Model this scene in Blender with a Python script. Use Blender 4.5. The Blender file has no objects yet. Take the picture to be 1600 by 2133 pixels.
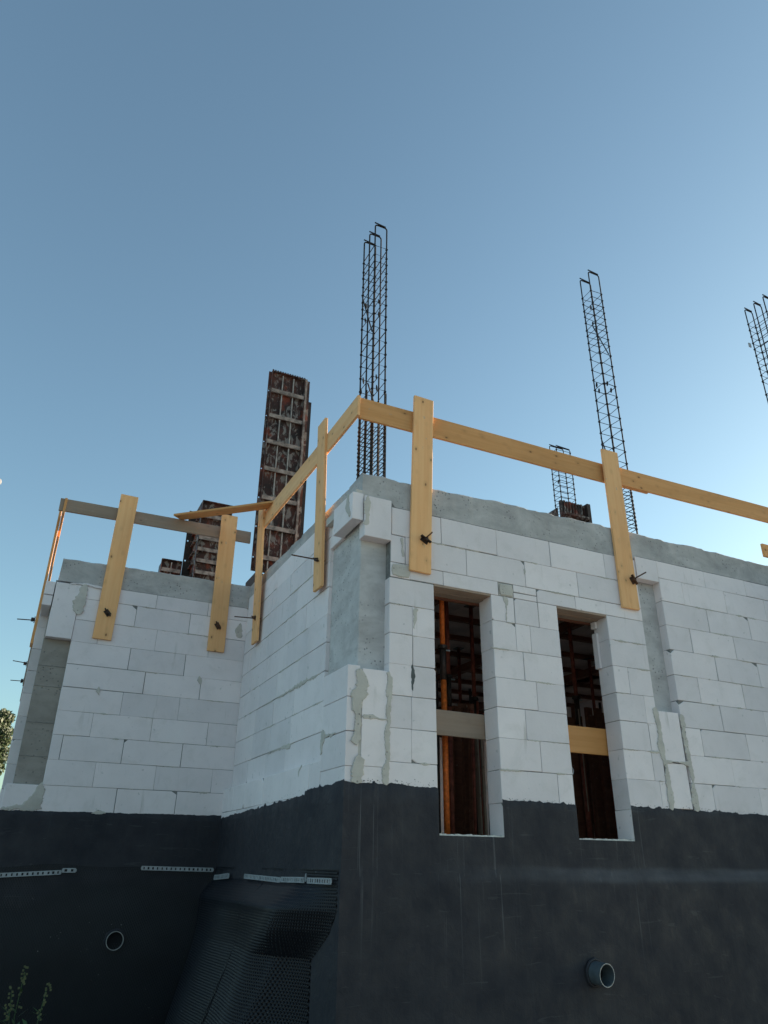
import bpy, bmesh, math, random
import numpy as np
from mathutils import Vector, Matrix
random.seed(7); rng = np.random.default_rng(7)
S = bpy.context.scene
COL = S.collection

# ------------------------------------------------------------------ camera
CAM = Vector((-2.1997, -5.2480, -0.7115)); YAW, PITCH, ROLL, FPX = 0.443481, 0.446331, 0.011388, 1541.77
_f = Vector((math.sin(YAW)*math.cos(PITCH), math.cos(YAW)*math.cos(PITCH), math.sin(PITCH)))
_r0 = Vector((math.cos(YAW), -math.sin(YAW), 0)); _u0 = _r0.cross(_f)
_r = _r0*math.cos(ROLL) + _u0*math.sin(ROLL); _u = -_r0*math.sin(ROLL) + _u0*math.cos(ROLL)
cd = bpy.data.cameras.new("camera"); cam = bpy.data.objects.new("camera", cd); COL.objects.link(cam)
cd.sensor_fit = 'VERTICAL'; cd.sensor_height = 32.0; cd.lens = FPX/2133*32.0; cd.clip_end = 6000; cd.clip_start = 0.05
M = Matrix.Identity(4)
for i in range(3):
    M[i][0] = _r[i]; M[i][1] = _u[i]; M[i][2] = -_f[i]; M[i][3] = CAM[i]
cam.matrix_world = M
S.camera = cam

# ------------------------------------------------------------------ light
SUN_EL, SUN_AZ = math.radians(7.5), math.radians(87)     # azimuth from +Y towards +X: low behind the building
W = bpy.data.worlds.new("World"); S.world = W; W.use_nodes = True
wn = W.node_tree; wn.nodes.clear()
sky = wn.nodes.new('ShaderNodeTexSky'); sky.sky_type = 'NISHITA'; sky.sun_disc = False
sky.sun_elevation = SUN_EL; sky.sun_rotation = SUN_AZ; sky.air_density = 1.0; sky.dust_density = 1.3; sky.ozone_density = 2.2
hs = wn.nodes.new('ShaderNodeHueSaturation'); hs.inputs['Saturation'].default_value = 0.88
bg = wn.nodes.new('ShaderNodeBackground'); bg.inputs['Strength'].default_value = 0.14
wo = wn.nodes.new('ShaderNodeOutputWorld')
tint = wn.nodes.new('ShaderNodeMix'); tint.data_type = 'RGBA'; tint.blend_type = 'MULTIPLY'; tint.inputs[0].default_value = 1.0; tint.inputs[7].default_value = (0.88, 1.04, 0.975, 1)
wn.links.new(sky.outputs[0], tint.inputs[6]); wn.links.new(tint.outputs[2], hs.inputs['Color']); wn.links.new(hs.outputs[0], bg.inputs[0]); wn.links.new(bg.outputs[0], wo.inputs[0])
sl = bpy.data.lights.new("sun", 'SUN'); sl.energy = 5.0; sl.angle = math.radians(0.5); sl.color = (1.0, 0.84, 0.66)
so = bpy.data.objects.new("sun", sl); COL.objects.link(so)
sd = Vector((math.sin(SUN_AZ)*math.cos(SUN_EL), math.cos(SUN_AZ)*math.cos(SUN_EL), math.sin(SUN_EL)))
so.rotation_euler = sd.to_track_quat('Z', 'Y').to_euler()
S.view_settings.view_transform = 'Standard'; S.view_settings.look = 'None'
S.view_settings.exposure = 1.28; S.view_settings.gamma = 1.0; S.view_settings.use_curve_mapping = False
S.cycles.max_bounces = 8; S.cycles.diffuse_bounces = 4

# ------------------------------------------------------------------ survey helpers: photo point -> point on a known wall plane
def ray(px, py): return _r*((px-800)/FPX) - _u*((py-1066.5)/FPX) + _f
def atY(px, py, y):
    d = ray(px, py); return CAM + d*((y-CAM.y)/d.y)
def atX(px, py, x):
    d = ray(px, py); return CAM + d*((x-CAM.x)/d.x)
D = 3.470      # depth of the rear wall
XL = 0.082     # plane of the side wall

# ------------------------------------------------------------------ materials
def newmat(name):
    m = bpy.data.materials.new(name); m.use_nodes = True
    nt = m.node_tree; b = nt.nodes['Principled BSDF']; return m, nt, b
def N(nt, t, **kw):
    n = nt.nodes.new(t)
    for k, v in kw.items(): setattr(n, k, v)
    return n
def noise(nt, vec, scale, detail=4, rough=0.55, dist=0.0):
    n = N(nt, 'ShaderNodeTexNoise'); n.inputs['Scale'].default_value = scale; n.inputs['Detail'].default_value = detail
    n.inputs['Roughness'].default_value = rough; n.inputs['Distortion'].default_value = dist
    nt.links.new(vec, n.inputs['Vector']); return n.outputs['Fac']
def ramp(nt, fac, stops):
    n = N(nt, 'ShaderNodeValToRGB'); cr = n.color_ramp
    while len(cr.elements) < len(stops): cr.elements.new(0.5)
    for e, (p, c) in zip(cr.elements, stops):
        e.position = p; e.color = (c[0], c[1], c[2], 1) if not isinstance(c, (int, float)) else (c, c, c, 1)
    nt.links.new(fac, n.inputs[0]); return n.outputs[0]
def mix(nt, fac, a, b, mode='MIX'):
    n = N(nt, 'ShaderNodeMix', data_type='RGBA', blend_type=mode)
    for sock, v in ((n.inputs[0], fac), (n.inputs[6], a), (n.inputs[7], b)):
        if isinstance(v, (int, float)): sock.default_value = v
        elif isinstance(v, tuple): sock.default_value = (v[0], v[1], v[2], 1)
        else: nt.links.new(v, sock)
    return n.outputs[2]
def math_(nt, op, a, b=0.0, clamp=False):
    n = N(nt, 'ShaderNodeMath', operation=op, use_clamp=clamp)
    for s, v in ((n.inputs[0], a), (n.inputs[1], b)):
        if isinstance(v, (int, float)): s.default_value = v
        else: nt.links.new(v, s)
    return n.outputs[0]
def mapping(nt, vec, scale=(1, 1, 1), loc=(0, 0, 0)):
    n = N(nt, 'ShaderNodeMapping'); n.inputs['Scale'].default_value = scale; n.inputs['Location'].default_value = loc
    nt.links.new(vec, n.inputs['Vector']); return n.outputs[0]
def bump(nt, b, h, strength, dist=0.01):
    n = N(nt, 'ShaderNodeBump'); n.inputs['Strength'].default_value = strength; n.inputs['Distance'].default_value = dist
    nt.links.new(h, n.inputs['Height']); nt.links.new(n.outputs[0], b.inputs['Normal'])
def tc(nt, which='Object'):
    n = N(nt, 'ShaderNodeTexCoord'); return n.outputs[which]
def pos(nt): return N(nt, 'ShaderNodeNewGeometry').outputs['Position']
def rand(nt): return N(nt, 'ShaderNodeObjectInfo').outputs['Random']

def mat_aac():
    m, nt, b = newmat("aerated_concrete_block"); P = pos(nt)
    n1 = noise(nt, P, 2.3, 5, 0.6); n2 = noise(nt, P, 35, 4, 0.7)
    c = ramp(nt, n1, [(0.25, (0.80, 0.725, 0.725)), (0.55, (0.87, 0.79, 0.79)), (0.8, (0.90, 0.825, 0.815))])
    r = ramp(nt, rand(nt), [(0, (0.85, 0.86, 0.87)), (1, (1.0, 1.0, 1.0))])
    c = mix(nt, 1.0, c, r, 'MULTIPLY')
    # vertical rain / mortar runs and small scuffs
    st = noise(nt, mapping(nt, P, (14, 14, 1.3)), 1.0, 4, 0.6)
    sm = ramp(nt, st, [(0.62, 0.0), (0.74, 1.0)]); ar = ramp(nt, noise(nt, P, 1.1, 2), [(0.48, 0.0), (0.62, 1.0)])
    c = mix(nt, math_(nt, 'MULTIPLY', math_(nt, 'MULTIPLY', sm, ar), 0.55), c, (0.40, 0.37, 0.32))
    soft = ramp(nt, noise(nt, P, 5.5, 5, 0.7, 0.6), [(0.52, 0.0), (0.72, 1.0)])
    c = mix(nt, math_(nt, 'MULTIPLY', soft, 0.22), c, (0.50, 0.47, 0.43))
    sp = ramp(nt, noise(nt, P, 17, 2, 0.4), [(0.70, 0.0), (0.76, 1.0)])
    c = mix(nt, math_(nt, 'MULTIPLY', sp, 0.35), c, (0.30, 0.30, 0.29))
    nt.links.new(c, b.inputs['Base Color']); b.inputs['Roughness'].default_value = 0.92
    b.inputs['Specular IOR Level'].default_value = 0.15
    v = N(nt, 'ShaderNodeTexVoronoi'); v.inputs['Scale'].default_value = 90; nt.links.new(P, v.inputs['Vector'])
    pit = ramp(nt, v.outputs['Distance'], [(0.05, 0.0), (0.25, 1.0)])
    h = math_(nt, 'ADD', math_(nt, 'MULTIPLY', n2, 1.0), math_(nt, 'MULTIPLY', pit, 0.25))
    bump(nt, b, h, 0.35, 0.004); return m
def mat_concrete(name, c0, c1, c2, boards=0.0, warm=0.0):
    m, nt, b = newmat(name); P = pos(nt)
    n1 = noise(nt, mapping(nt, P, (1, 1, 2.2)), 2.2, 6, 0.65, 0.6); n2 = noise(nt, P, 60, 4, 0.7)
    c = ramp(nt, n1, [(0.3, c0), (0.5, c1), (0.7, c2)])
    bl = ramp(nt, noise(nt, P, 7, 4, 0.6), [(0.5, 0.0), (0.75, 1.0)])
    c = mix(nt, math_(nt, 'MULTIPLY', bl, 0.35), c, tuple(0.62*x for x in c0))
    v = N(nt, 'ShaderNodeTexVoronoi'); v.inputs['Scale'].default_value = 26; nt.links.new(P, v.inputs['Vector'])
    pm = ramp(nt, noise(nt, P, 3, 2), [(0.42, 0.0), (0.6, 1.0)])
    pit = math_(nt, 'MULTIPLY', ramp(nt, v.outputs['Distance'], [(0.13, 1.0), (0.24, 0.0)]), pm)
    c = mix(nt, math_(nt, 'MULTIPLY', pit, 0.65), c, (0.07, 0.075, 0.08))
    nt.links.new(c, b.inputs['Base Color']); b.inputs['Roughness'].default_value = 0.85
    h = math_(nt, 'SUBTRACT', n2, math_(nt, 'MULTIPLY', pit, 2.0))
    if boards:
        h = math_(nt, 'ADD', h, math_(nt, 'MULTIPLY', noise(nt, mapping(nt, P, (0.6, 0.6, 16)), 1.0, 3), boards))
    bump(nt, b, h, 0.5, 0.006); return m
def mat_tar():
    m, nt, b = newmat("bitumen_coating"); P = pos(nt)
    sx = N(nt, 'ShaderNodeSeparateXYZ'); nt.links.new(P, sx.inputs[0])
    n1 = noise(nt, P, 1.6, 5, 0.6, 0.4)
    c = ramp(nt, n1, [(0.3, (0.020, 0.021, 0.028)), (0.55, (0.028, 0.028, 0.035)), (0.75, (0.037, 0.036, 0.042))])
    # pale lime runs: under the openings and at the corner
    st = ramp(nt, noise(nt, mapping(nt, P, (42, 42, 0.7)), 1.0, 5, 0.65, 0.25), [(0.60, 0.0), (0.72, 1.0)])
    def win(x0, x1, z1):
        a = N(nt, 'ShaderNodeMapRange', interpolation_type='SMOOTHSTEP'); a.inputs[1].default_value = x0-0.06; a.inputs[2].default_value = x0+0.06
        nt.links.new(sx.outputs[0], a.inputs[0])
        e = N(nt, 'ShaderNodeMapRange', interpolation_type='SMOOTHSTEP'); e.inputs[1].default_value = x1+0.06; e.inputs[2].default_value = x1-0.06
        nt.links.new(sx.outputs[0], e.inputs[0])
        f = N(nt, 'ShaderNodeMapRange', interpolation_type='SMOOTHSTEP'); f.inputs[1].default_value = z1-1.3; f.inputs[2].default_value = z1-0.1
        nt.links.new(sx.outputs[2], f.inputs[0])
        return math_(nt, 'MULTIPLY', math_(nt, 'MULTIPLY', a.outputs[0], e.outputs[0]), f.outputs[0])
    w = math_(nt, 'ADD', math_(nt, 'ADD', win(0.80, 1.45, -0.45), win(2.05, 2.75, -0.45)), win(0.05, 0.30, -0.15), True)
    w = math_(nt, 'ADD', w, 0.10)
    c = mix(nt, math_(nt, 'MULTIPLY', math_(nt, 'MULTIPLY', st, w), 0.30), c, (0.22, 0.23, 0.24))
    scr = ramp(nt, noise(nt, mapping(nt, P, (3, 3, 26)), 1.0, 3, 0.5, 1.2), [(0.66, 0.0), (0.70, 1.0)])
    c = mix(nt, math_(nt, 'MULTIPLY', scr, 0.12), c, (0.15, 0.15, 0.15))
    def sst(sock, lo, hi):
        a_ = N(nt, 'ShaderNodeMapRange', interpolation_type='SMOOTHSTEP'); a_.inputs[1].default_value = lo; a_.inputs[2].default_value = hi
        nt.links.new(sock, a_.inputs[0]); return a_.outputs[0]
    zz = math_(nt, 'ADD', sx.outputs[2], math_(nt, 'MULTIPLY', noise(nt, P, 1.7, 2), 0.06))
    band = math_(nt, 'MULTIPLY', math_(nt, 'MULTIPLY', sst(zz, -0.80, -0.745), sst(zz, -0.655, -0.70)), sst(sx.outputs[0], 0.5, 2.6))  # paler band paints in the light caught by the base ledge
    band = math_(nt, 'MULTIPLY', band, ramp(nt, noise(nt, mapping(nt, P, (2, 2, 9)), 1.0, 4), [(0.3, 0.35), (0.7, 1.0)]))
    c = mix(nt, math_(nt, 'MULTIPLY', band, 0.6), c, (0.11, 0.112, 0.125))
    blot = ramp(nt, noise(nt, mapping(nt, P, (2.2, 2.2, 1.2), (5, 2, 1)), 1.0, 5, 0.7, 0.8), [(0.45, 0.0), (0.7, 1.0)])
    c = mix(nt, math_(nt, 'MULTIPLY', blot, 0.16), c, (0.050, 0.050, 0.052))
    rg = ramp(nt, noise(nt, P, 5, 4, 0.6), [(0.3, 0.55), (0.7, 0.9)]); nt.links.new(rg, b.inputs['Roughness'])
    nt.links.new(c, b.inputs['Base Color']); b.inputs['Specular IOR Level'].default_value = 0.3
    h = math_(nt, 'ADD', noise(nt, P, 9, 4, 0.6, 0.5), math_(nt, 'MULTIPLY', noise(nt, P, 90, 3), 0.12))
    bump(nt, b, h, 0.55, 0.014); return m
def mat_wood(name, c0, c1, knot=1.0, grey=0.0, rough=0.7):
    m, nt, b = newmat(name); O = tc(nt, 'Object'); R_ = rand(nt)
    off = N(nt, 'ShaderNodeCombineXYZ'); nt.links.new(math_(nt, 'MULTIPLY', R_, 37.0), off.inputs[0]); nt.links.new(math_(nt, 'MULTIPLY', R_, 11.0), off.inputs[1])
    va = N(nt, 'ShaderNodeVectorMath', operation='ADD'); nt.links.new(O, va.inputs[0]); nt.links.new(off.outputs[0], va.inputs[1]); V = va.outputs[0]
    g = noise(nt, mapping(nt, V, (1.0, 26, 26)), 1.0, 6, 0.62, 0.8)
    w = noise(nt, mapping(nt, V, (0.9, 3, 3)), 1.0, 2)
    c = ramp(nt, g, [(0.30, c0), (0.62, c1)])
    c = mix(nt, math_(nt, 'MULTIPLY', w, 0.4), c, tuple(0.80*x for x in c0))
    vo = N(nt, 'ShaderNodeTexVoronoi'); vo.inputs['Scale'].default_value = 1.0
    nt.links.new(mapping(nt, V, (6.5, 11, 11)), vo.inputs['Vector'])
    k = ramp(nt, vo.outputs['Distance'], [(0.06, 1.0), (0.13, 0.0)])
    halo = ramp(nt, vo.outputs['Distance'], [(0.10, 1.0), (0.34, 0.0)])
    c = mix(nt, math_(nt, 'MULTIPLY', halo, 0.30*knot), c, tuple(0.55*x for x in c0))
    c = mix(nt, math_(nt, 'MULTIPLY', k, 0.75*knot), c, (0.07, 0.03, 0.012))
    if grey:
        gm = ramp(nt, noise(nt, mapping(nt, V, (1.5, 9, 9)), 1.0, 4), [(0.35, 0.0), (0.65, 1.0)])
        c = mix(nt, math_(nt, 'ADD', math_(nt, 'MULTIPLY', gm, 0.3), grey, True), c, (0.30, 0.255, 0.22))
    sp_ = ramp(nt, noise(nt, mapping(nt, V, (14, 22, 22)), 1.0, 3, 0.5), [(0.70, 0.0), (0.75, 1.0)])
    c = mix(nt, math_(nt, 'MULTIPLY', sp_, 0.45), c, (0.42, 0.38, 0.33))
    wz = ramp(nt, noise(nt, mapping(nt, V, (1.2, 4, 4)), 1.0, 4, 0.6), [(0.5, 0.0), (0.75, 1.0)])
    c = mix(nt, math_(nt, 'MULTIPLY', wz, 0.30), c, tuple(0.62*x for x in c0))
    rr = ramp(nt, R_, [(0, (0.88, 0.88, 0.88)), (1, (1.03, 1.0, 0.97))])
    c = mix(nt, 1.0, c, rr, 'MULTIPLY')
    nt.links.new(c, b.inputs['Base Color']); b.inputs['Roughness'].default_value = rough
    b.inputs['Specular IOR Level'].default_value = 0.25
    bump(nt, b, g, 0.3, 0.003); return m
def mat_flat(name, c, rough=0.7, metal=0.0, var=0.25, scale=20, bmp=0.2):
    m, nt, b = newmat(name); P = pos(nt); n1 = noise(nt, P, scale, 4, 0.6)
    cc = ramp(nt, n1, [(0.3, tuple(x*(1-var) for x in c)), (0.7, tuple(min(1, x*(1+var)) for x in c))])
    nt.links.new(cc, b.inputs['Base Color']); b.inputs['Roughness'].default_value = rough; b.inputs['Metallic'].default_value = metal
    b.inputs['Specular IOR Level'].default_value = 0.3
    if bmp: bump(nt, b, noise(nt, P, scale*4, 3), bmp, 0.003)
    return m
def mat_formwork():
    m, nt, b = newmat("rusty_cement_stained_steel"); P = pos(nt)
    n1 = noise(nt, mapping(nt, P, (13, 13, 6)), 1.0, 6, 0.66, 0.8)
    c = ramp(nt, noise(nt, P, 5, 4), [(0.35, (0.022, 0.012, 0.010)), (0.55, (0.065, 0.024, 0.017)), (0.75, (0.15, 0.042, 0.024))])
    pm = ramp(nt, n1, [(0.525, 0.0), (0.57, 1.0)])
    c = mix(nt, math_(nt, 'MULTIPLY', pm, 0.70), c, (0.28, 0.25, 0.225))
    red = ramp(nt, noise(nt, mapping(nt, P, (5, 5, 4), (3, 1, 8)), 1.0, 2), [(0.60, 0.0), (0.68, 1.0)])
    c = mix(nt, math_(nt, 'MULTIPLY', red, 0.7), c, (0.22, 0.04, 0.015))
    nt.links.new(c, b.inputs['Base Color']); b.inputs['Roughness'].default_value = 0.8
    bump(nt, b, n1, 0.5, 0.006); return m
def mat_membrane():
    m, nt, b = newmat("black_dimpled_membrane"); P = pos(nt)
    c = ramp(nt, noise(nt, P, 3.5, 4), [(0.3, (0.005, 0.006, 0.010)), (0.7, (0.009, 0.011, 0.016))])
    dust = ramp(nt, noise(nt, P, 45, 3, 0.5), [(0.71, 0.0), (0.75, 1.0)])
    am = ramp(nt, noise(nt, P, 3.0, 2), [(0.52, 0.0), (0.6, 1.0)])
    c = mix(nt, math_(nt, 'MULTIPLY', math_(nt, 'MULTIPLY', dust, am), 0.7), c, (0.30, 0.32, 0.32))
    nt.links.new(c, b.inputs['Base Color']); b.inputs['Roughness'].default_value = 0.45; b.inputs['Specular IOR Level'].default_value = 0.35
    return m
def mat_ground():
    m, nt, b = newmat("bare_earth_ground"); P = pos(nt)
    c = ramp(nt, noise(nt, P, 0.6, 6, 0.7), [(0.35, (0.32, 0.29, 0.25)), (0.65, (0.44, 0.405, 0.355))])
    nt.links.new(c, b.inputs['Base Color']); b.inputs['Roughness'].default_value = 0.95
    bump(nt, b, noise(nt, P, 6, 6, 0.7), 0.6, 0.05); return m
def mat_leaf(name, c0, c1):
    m, nt, b = newmat(name); P = pos(nt)
    c = ramp(nt, noise(nt, P, 4.0, 3), [(0.35, c0), (0.65, c1)])
    nt.links.new(c, b.inputs['Base Color']); b.inputs['Roughness'].default_value = 0.6; return m

AAC = mat_aac()
CONC = mat_concrete("ring_beam_concrete", (0.33, 0.315, 0.31), (0.44, 0.42, 0.41), (0.55, 0.525, 0.51), 0.6)
CONC2 = mat_concrete("column_concrete", (0.40, 0.375, 0.365), (0.53, 0.505, 0.495), (0.62, 0.595, 0.58), 0.3)
CONC3 = mat_concrete("brownish_column_concrete", (0.25, 0.225, 0.20), (0.30, 0.27, 0.24), (0.35, 0.315, 0.28), 0.3)
MORTAR = mat_concrete("wet_mortar", (0.47, 0.43, 0.385), (0.54, 0.50, 0.45), (0.60, 0.56, 0.505))
JOINT = mat_flat("dark_joint_mortar", (0.20, 0.20, 0.195), 0.95, 0, 0.3)  # dark grey backing mortar between the blocks
TAR = mat_tar()
WOOD = mat_wood("fresh_spruce_board", (0.88, 0.46, 0.20), (0.95, 0.56, 0.27))
WOOD2 = mat_wood("tan_spruce_board", (0.68, 0.325, 0.115), (0.80, 0.41, 0.165), 1.0)
WOODG = mat_wood("weathered_grey_board", (0.33, 0.225, 0.155), (0.42, 0.30, 0.22), 0.8, 0.25)
WOODP = mat_wood("smooth_yellow_panel", (0.62, 0.28, 0.085), (0.70, 0.34, 0.12), 0.1, 0, 0.45)
WOODD = mat_wood("dark_formwork_timber", (0.16, 0.060, 0.040), (0.24, 0.10, 0.06), 0.3)
REBAR = mat_flat("dark_rebar_steel", (0.022, 0.019, 0.021), 0.8, 0.1, 0.4, 60)
RUSTR = mat_flat("rusty_tie_rod", (0.10, 0.055, 0.035), 0.6, 0.5, 0.4, 60)
FORM = mat_formwork()
FRIB2 = mat_flat('cement_grey_rib_steel', (0.38, 0.34, 0.31), 0.8, 0, 0.5, 14)
FRIB = mat_flat('cement_splashed_rib_steel', (0.28, 0.22, 0.19), 0.8, 0, 0.6, 14)
MEMB = mat_membrane()
STRIP = mat_flat("dull_galvanised_strip", (0.34, 0.36, 0.38), 0.55, 0.2, 0.2, 15)
SPACER_AND_SHADE = mat_flat("black_spacer_and_pipe_shade", (0.01, 0.01, 0.012), 0.9)  # black plastic of the spacers, and painted shade in the pipe mouths
PIPE = mat_flat("grey_plastic_pipe", (0.085, 0.105, 0.12), 0.4, 0, 0.2, 12)
PIPER = mat_flat("worn_pipe_rim", (0.36, 0.35, 0.34), 0.6, 0, 0.2, 12)
PROPO = mat_flat("orange_painted_prop", (0.62, 0.13, 0.02), 0.5, 0.1, 0.35, 30)
PROPR = mat_flat("red_brown_prop", (0.26, 0.07, 0.045), 0.55, 0.2, 0.4, 20)
DARKST = mat_flat("black_oily_steel", (0.05, 0.035, 0.03), 0.5, 0.5, 0.4, 40)
PLY = mat_flat("brown_formwork_plywood", (0.62, 0.50, 0.46), 0.8, 0, 0.2, 3)
GROUND = mat_ground()
EARTH = mat_flat('added_dark_earth', (0.045, 0.038, 0.030), 0.95, 0, 0.4, 3, 0.4)  # dark soil added out of view to dim the bounce at the left base
LEAF = mat_leaf("tree_leaf", (0.022, 0.040, 0.012), (0.055, 0.080, 0.022))
LEAF2 = mat_leaf("weed_leaf", (0.025, 0.06, 0.016), (0.05, 0.11, 0.03))
FLOWER = mat_flat("pale_weed_flower", (0.12, 0.13, 0.06), 0.7)
BARK = mat_flat("tree_bark", (0.09, 0.06, 0.04), 0.9)
MOONM = mat_flat("moon_rock", (0.25, 0.25, 0.26), 1.0, 0, 0.1, 0.1, 0)

# ------------------------------------------------------------------ mesh helpers
class MB:
    def __init__(s): s.v = []; s.f = []; s.m = []
    def box(s, x0, x1, y0, y1, z0, z1, mi=0):
        s.hexa([(x0,y0,z0),(x1,y0,z0),(x1,y1,z0),(x0,y1,z0),(x0,y0,z1),(x1,y0,z1),(x1,y1,z1),(x0,y1,z1)], mi); return s
    def hexa(s, p, mi=0):
        b = len(s.v); s.v += [tuple(q) for q in p]
        for q in ((0,3,2,1),(4,5,6,7),(0,1,5,4),(1,2,6,5),(2,3,7,6),(3,0,4,7)): s.f.append(tuple(b+i for i in q)); s.m.append(mi)
    def obox(s, c, ax, ay, az, mi=0):
        c = Vector(c); p = []
        for z in (-1, 1):
            for x, y in ((-1,-1),(1,-1),(1,1),(-1,1)): p.append(c + ax*x + ay*y + az*z)
        s.hexa(p, mi); return s
    def tube(s, pts, r, n=6, mi=0, caps=True, closed=False):
        pts = [Vector(p) for p in pts]; b = len(s.v); k = len(pts); prev = None
        rr = r if isinstance(r, (list, tuple)) else [r]*k
        for i, p in enumerate(pts):
            if closed: t = pts[(i+1) % k] - pts[i-1]
            else: t = pts[min(i+1, k-1)] - pts[max(i-1, 0)]
            t = t.normalized()
            a = (prev - t*prev.dot(t)) if prev is not None else t.cross(Vector((0.31, 0.17, 0.93)) if abs(t.z) < 0.9 else Vector((1, 0.1, 0)))
            a.normalize(); prev = a; c = t.cross(a)
            for j in range(n):
                an = 2*math.pi*j/n; s.v.append(tuple(p + (a*math.cos(an) + c*math.sin(an))*rr[i]))
        seg = k if closed else k-1
        for i in range(seg):
            for j in range(n):
                i2 = (i+1) % k
                s.f.append((b+i*n+j, b+i*n+(j+1) % n, b+i2*n+(j+1) % n, b+i2*n+j)); s.m.append(mi)
        if caps and not closed:
            s.f.append(tuple(b+j for j in reversed(range(n)))); s.m.append(mi)
            s.f.append(tuple(b+(k-1)*n+j for j in range(n))); s.m.append(mi)
        return s
    def mesh(s, name, mats, smooth=False, bevel=0.0, seg=1):
        me = bpy.data.meshes.new(name); me.from_pydata(s.v, [], s.f)
        for q in (mats if isinstance(mats, (list, tuple)) else [mats]): me.materials.append(q)
        me.polygons.foreach_set('material_index', s.m)
        if smooth: me.polygons.foreach_set('use_smooth', [True]*len(s.f))
        if bevel:
            bm = bmesh.new(); bm.from_mesh(me)
            bmesh.ops.bevel(bm, geom=list(bm.edges), offset=bevel, segments=seg, affect='EDGES', profile=0.5)
            bm.to_mesh(me); bm.free()
        me.update(); return me
    def obj(s, name, mats, parent=None, **kw):
        return link(name, s.mesh(name, mats, **kw), parent)
def link(name, me, parent=None, mw=None):
    o = bpy.data.objects.new(name, me); COL.objects.link(o)
    if mw is not None: o.matrix_world = mw
    if parent is not None:
        o.parent = parent
        if any(abs(c) > 1e-9 for c in parent.location) or parent.rotation_euler != bpy.data.objects.new("t", None).rotation_euler: pass
    return o
def empty(name, label, cat, loc=(0, 0, 0), group=None):
    o = bpy.data.objects.new(name, None); o.empty_display_size = 0.1; o.location = loc; COL.objects.link(o)
    return tag(o, label, cat, group)
def tag(o, label, cat, group=None, kind=None):
    if label: o['label'] = label
    if cat: o['category'] = cat
    if group: o['group'] = group
    if kind: o['kind'] = kind
    return o
def child(o, parent):
    """parent keeping the mesh where it was built (empties only carry a translation)"""
    o.parent = parent; o.matrix_parent_inverse = Matrix.Translation(-parent.location); return o
def copy_tree(o, parent=None):
    c = o.copy(); COL.objects.link(c)
    if parent is not None: c.parent = parent; c.matrix_parent_inverse = o.matrix_parent_inverse.copy()
    for ch in list(o.children): copy_tree(ch, c)
    return c

# plank: local X = length, Y = thickness, Z = width
def plank(name, p0, p1, w, t, up, mat, n=1, warp=0.0, bevel=0.003):
    """p0,p1 = middle of the two ends of the centre line; up = direction of the width"""
    p0 = Vector(p0); p1 = Vector(p1); L = (p1-p0).length; ax = (p1-p0).normalized()
    up = (Vector(up) - ax*Vector(up).dot(ax)).normalized(); ay = up.cross(ax)
    mb = MB(); k = max(1, int(L/0.4))
    s = []
    ph = random.random()*6
    for i in range(k+1):
        x = -L/2 + L*i/k; o = warp*math.sin(ph + 2.2*x)
        s.append([(x, -t/2+o, -w/2), (x, t/2+o, -w/2), (x, t/2+o, w/2), (x, -t/2+o, w/2)])
    for q in s: mb.v += q
    for i in range(k):
        b = i*4
        for j in range(4): mb.f.append((b+j, b+(j+1) % 4, b+4+(j+1) % 4, b+4+j)); mb.m.append(0)
    mb.f.append((3, 2, 1, 0)); mb.m.append(0); b = k*4; mb.f.append((b, b+1, b+2, b+3)); mb.m.append(0)
    me = mb.mesh(name, mat)
    bm = bmesh.new(); bm.from_mesh(me); bmesh.ops.recalc_face_normals(bm, faces=bm.faces)
    ed = [e for e in bm.edges if len(e.link_faces) == 2 and e.calc_face_angle(0) > 0.7]
    bmesh.ops.bevel(bm, geom=ed, offset=bevel, segments=1, affect='EDGES'); bm.to_mesh(me); bm.free()
    mw = Matrix.Identity(4); c = (p0+p1)/2
    for i in range(3): mw[i][0] = ax[i]; mw[i][1] = ay[i]; mw[i][2] = up[i]; mw[i][3] = c[i]
    o = bpy.data.objects.new(name, me); o.matrix_world = mw; COL.objects.link(o); return o

# ------------------------------------------------------------------ ground
def build_ground():
    xs = np.concatenate([[-3000, -600, -120, -40], np.arange(-20, 20.1, 0.5), [40, 120, 600, 3000]])
    ys = np.concatenate([[-3000, -600, -120, -40], np.arange(-20, 26.1, 0.5), [40, 120, 600, 3000]])
    v = []; f = []; mi = []
    def z_(x, y):
        z = -2.3 + (0.05*math.sin(x*1.3+y*0.7)+0.04*math.sin(x*0.6-y*1.9) if abs(x) < 25 and abs(y) < 30 else 0)
        if -8 < x < 0.4 and -0.9 < y < 4: z -= 0.75          # unseen dark trench, added to cut light bounced onto the base walls
        elif x >= 0.4 and x < 9 and -0.9 < y < 1: z -= 0.45
        return z
    for y in ys:
        for x in xs: v.append((x, y, z_(x, y)))
    n = len(xs)
    for j in range(len(ys)-1):
        for i in range(n-1):
            f.append((j*n+i, j*n+i+1, (j+1)*n+i+1, (j+1)*n+i)); mi.append(1 if (-9 < xs[i] < 0.5 and -1.6 < ys[j] < 4) else 0)
    me = bpy.data.meshes.new("ground"); me.from_pydata(v, [], f); me.materials.append(GROUND); me.materials.append(EARTH)
    me.polygons.foreach_set('material_index', mi)
    o = link("ground", me); tag(o, None, None, None, 'structure')
build_ground()

# ------------------------------------------------------------------ the unfinished house
HOUSE = empty("unfinished_house", "unfinished house shell of white aerated concrete blocks on a black coated base", "building", (0, 0, 0))

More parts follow.
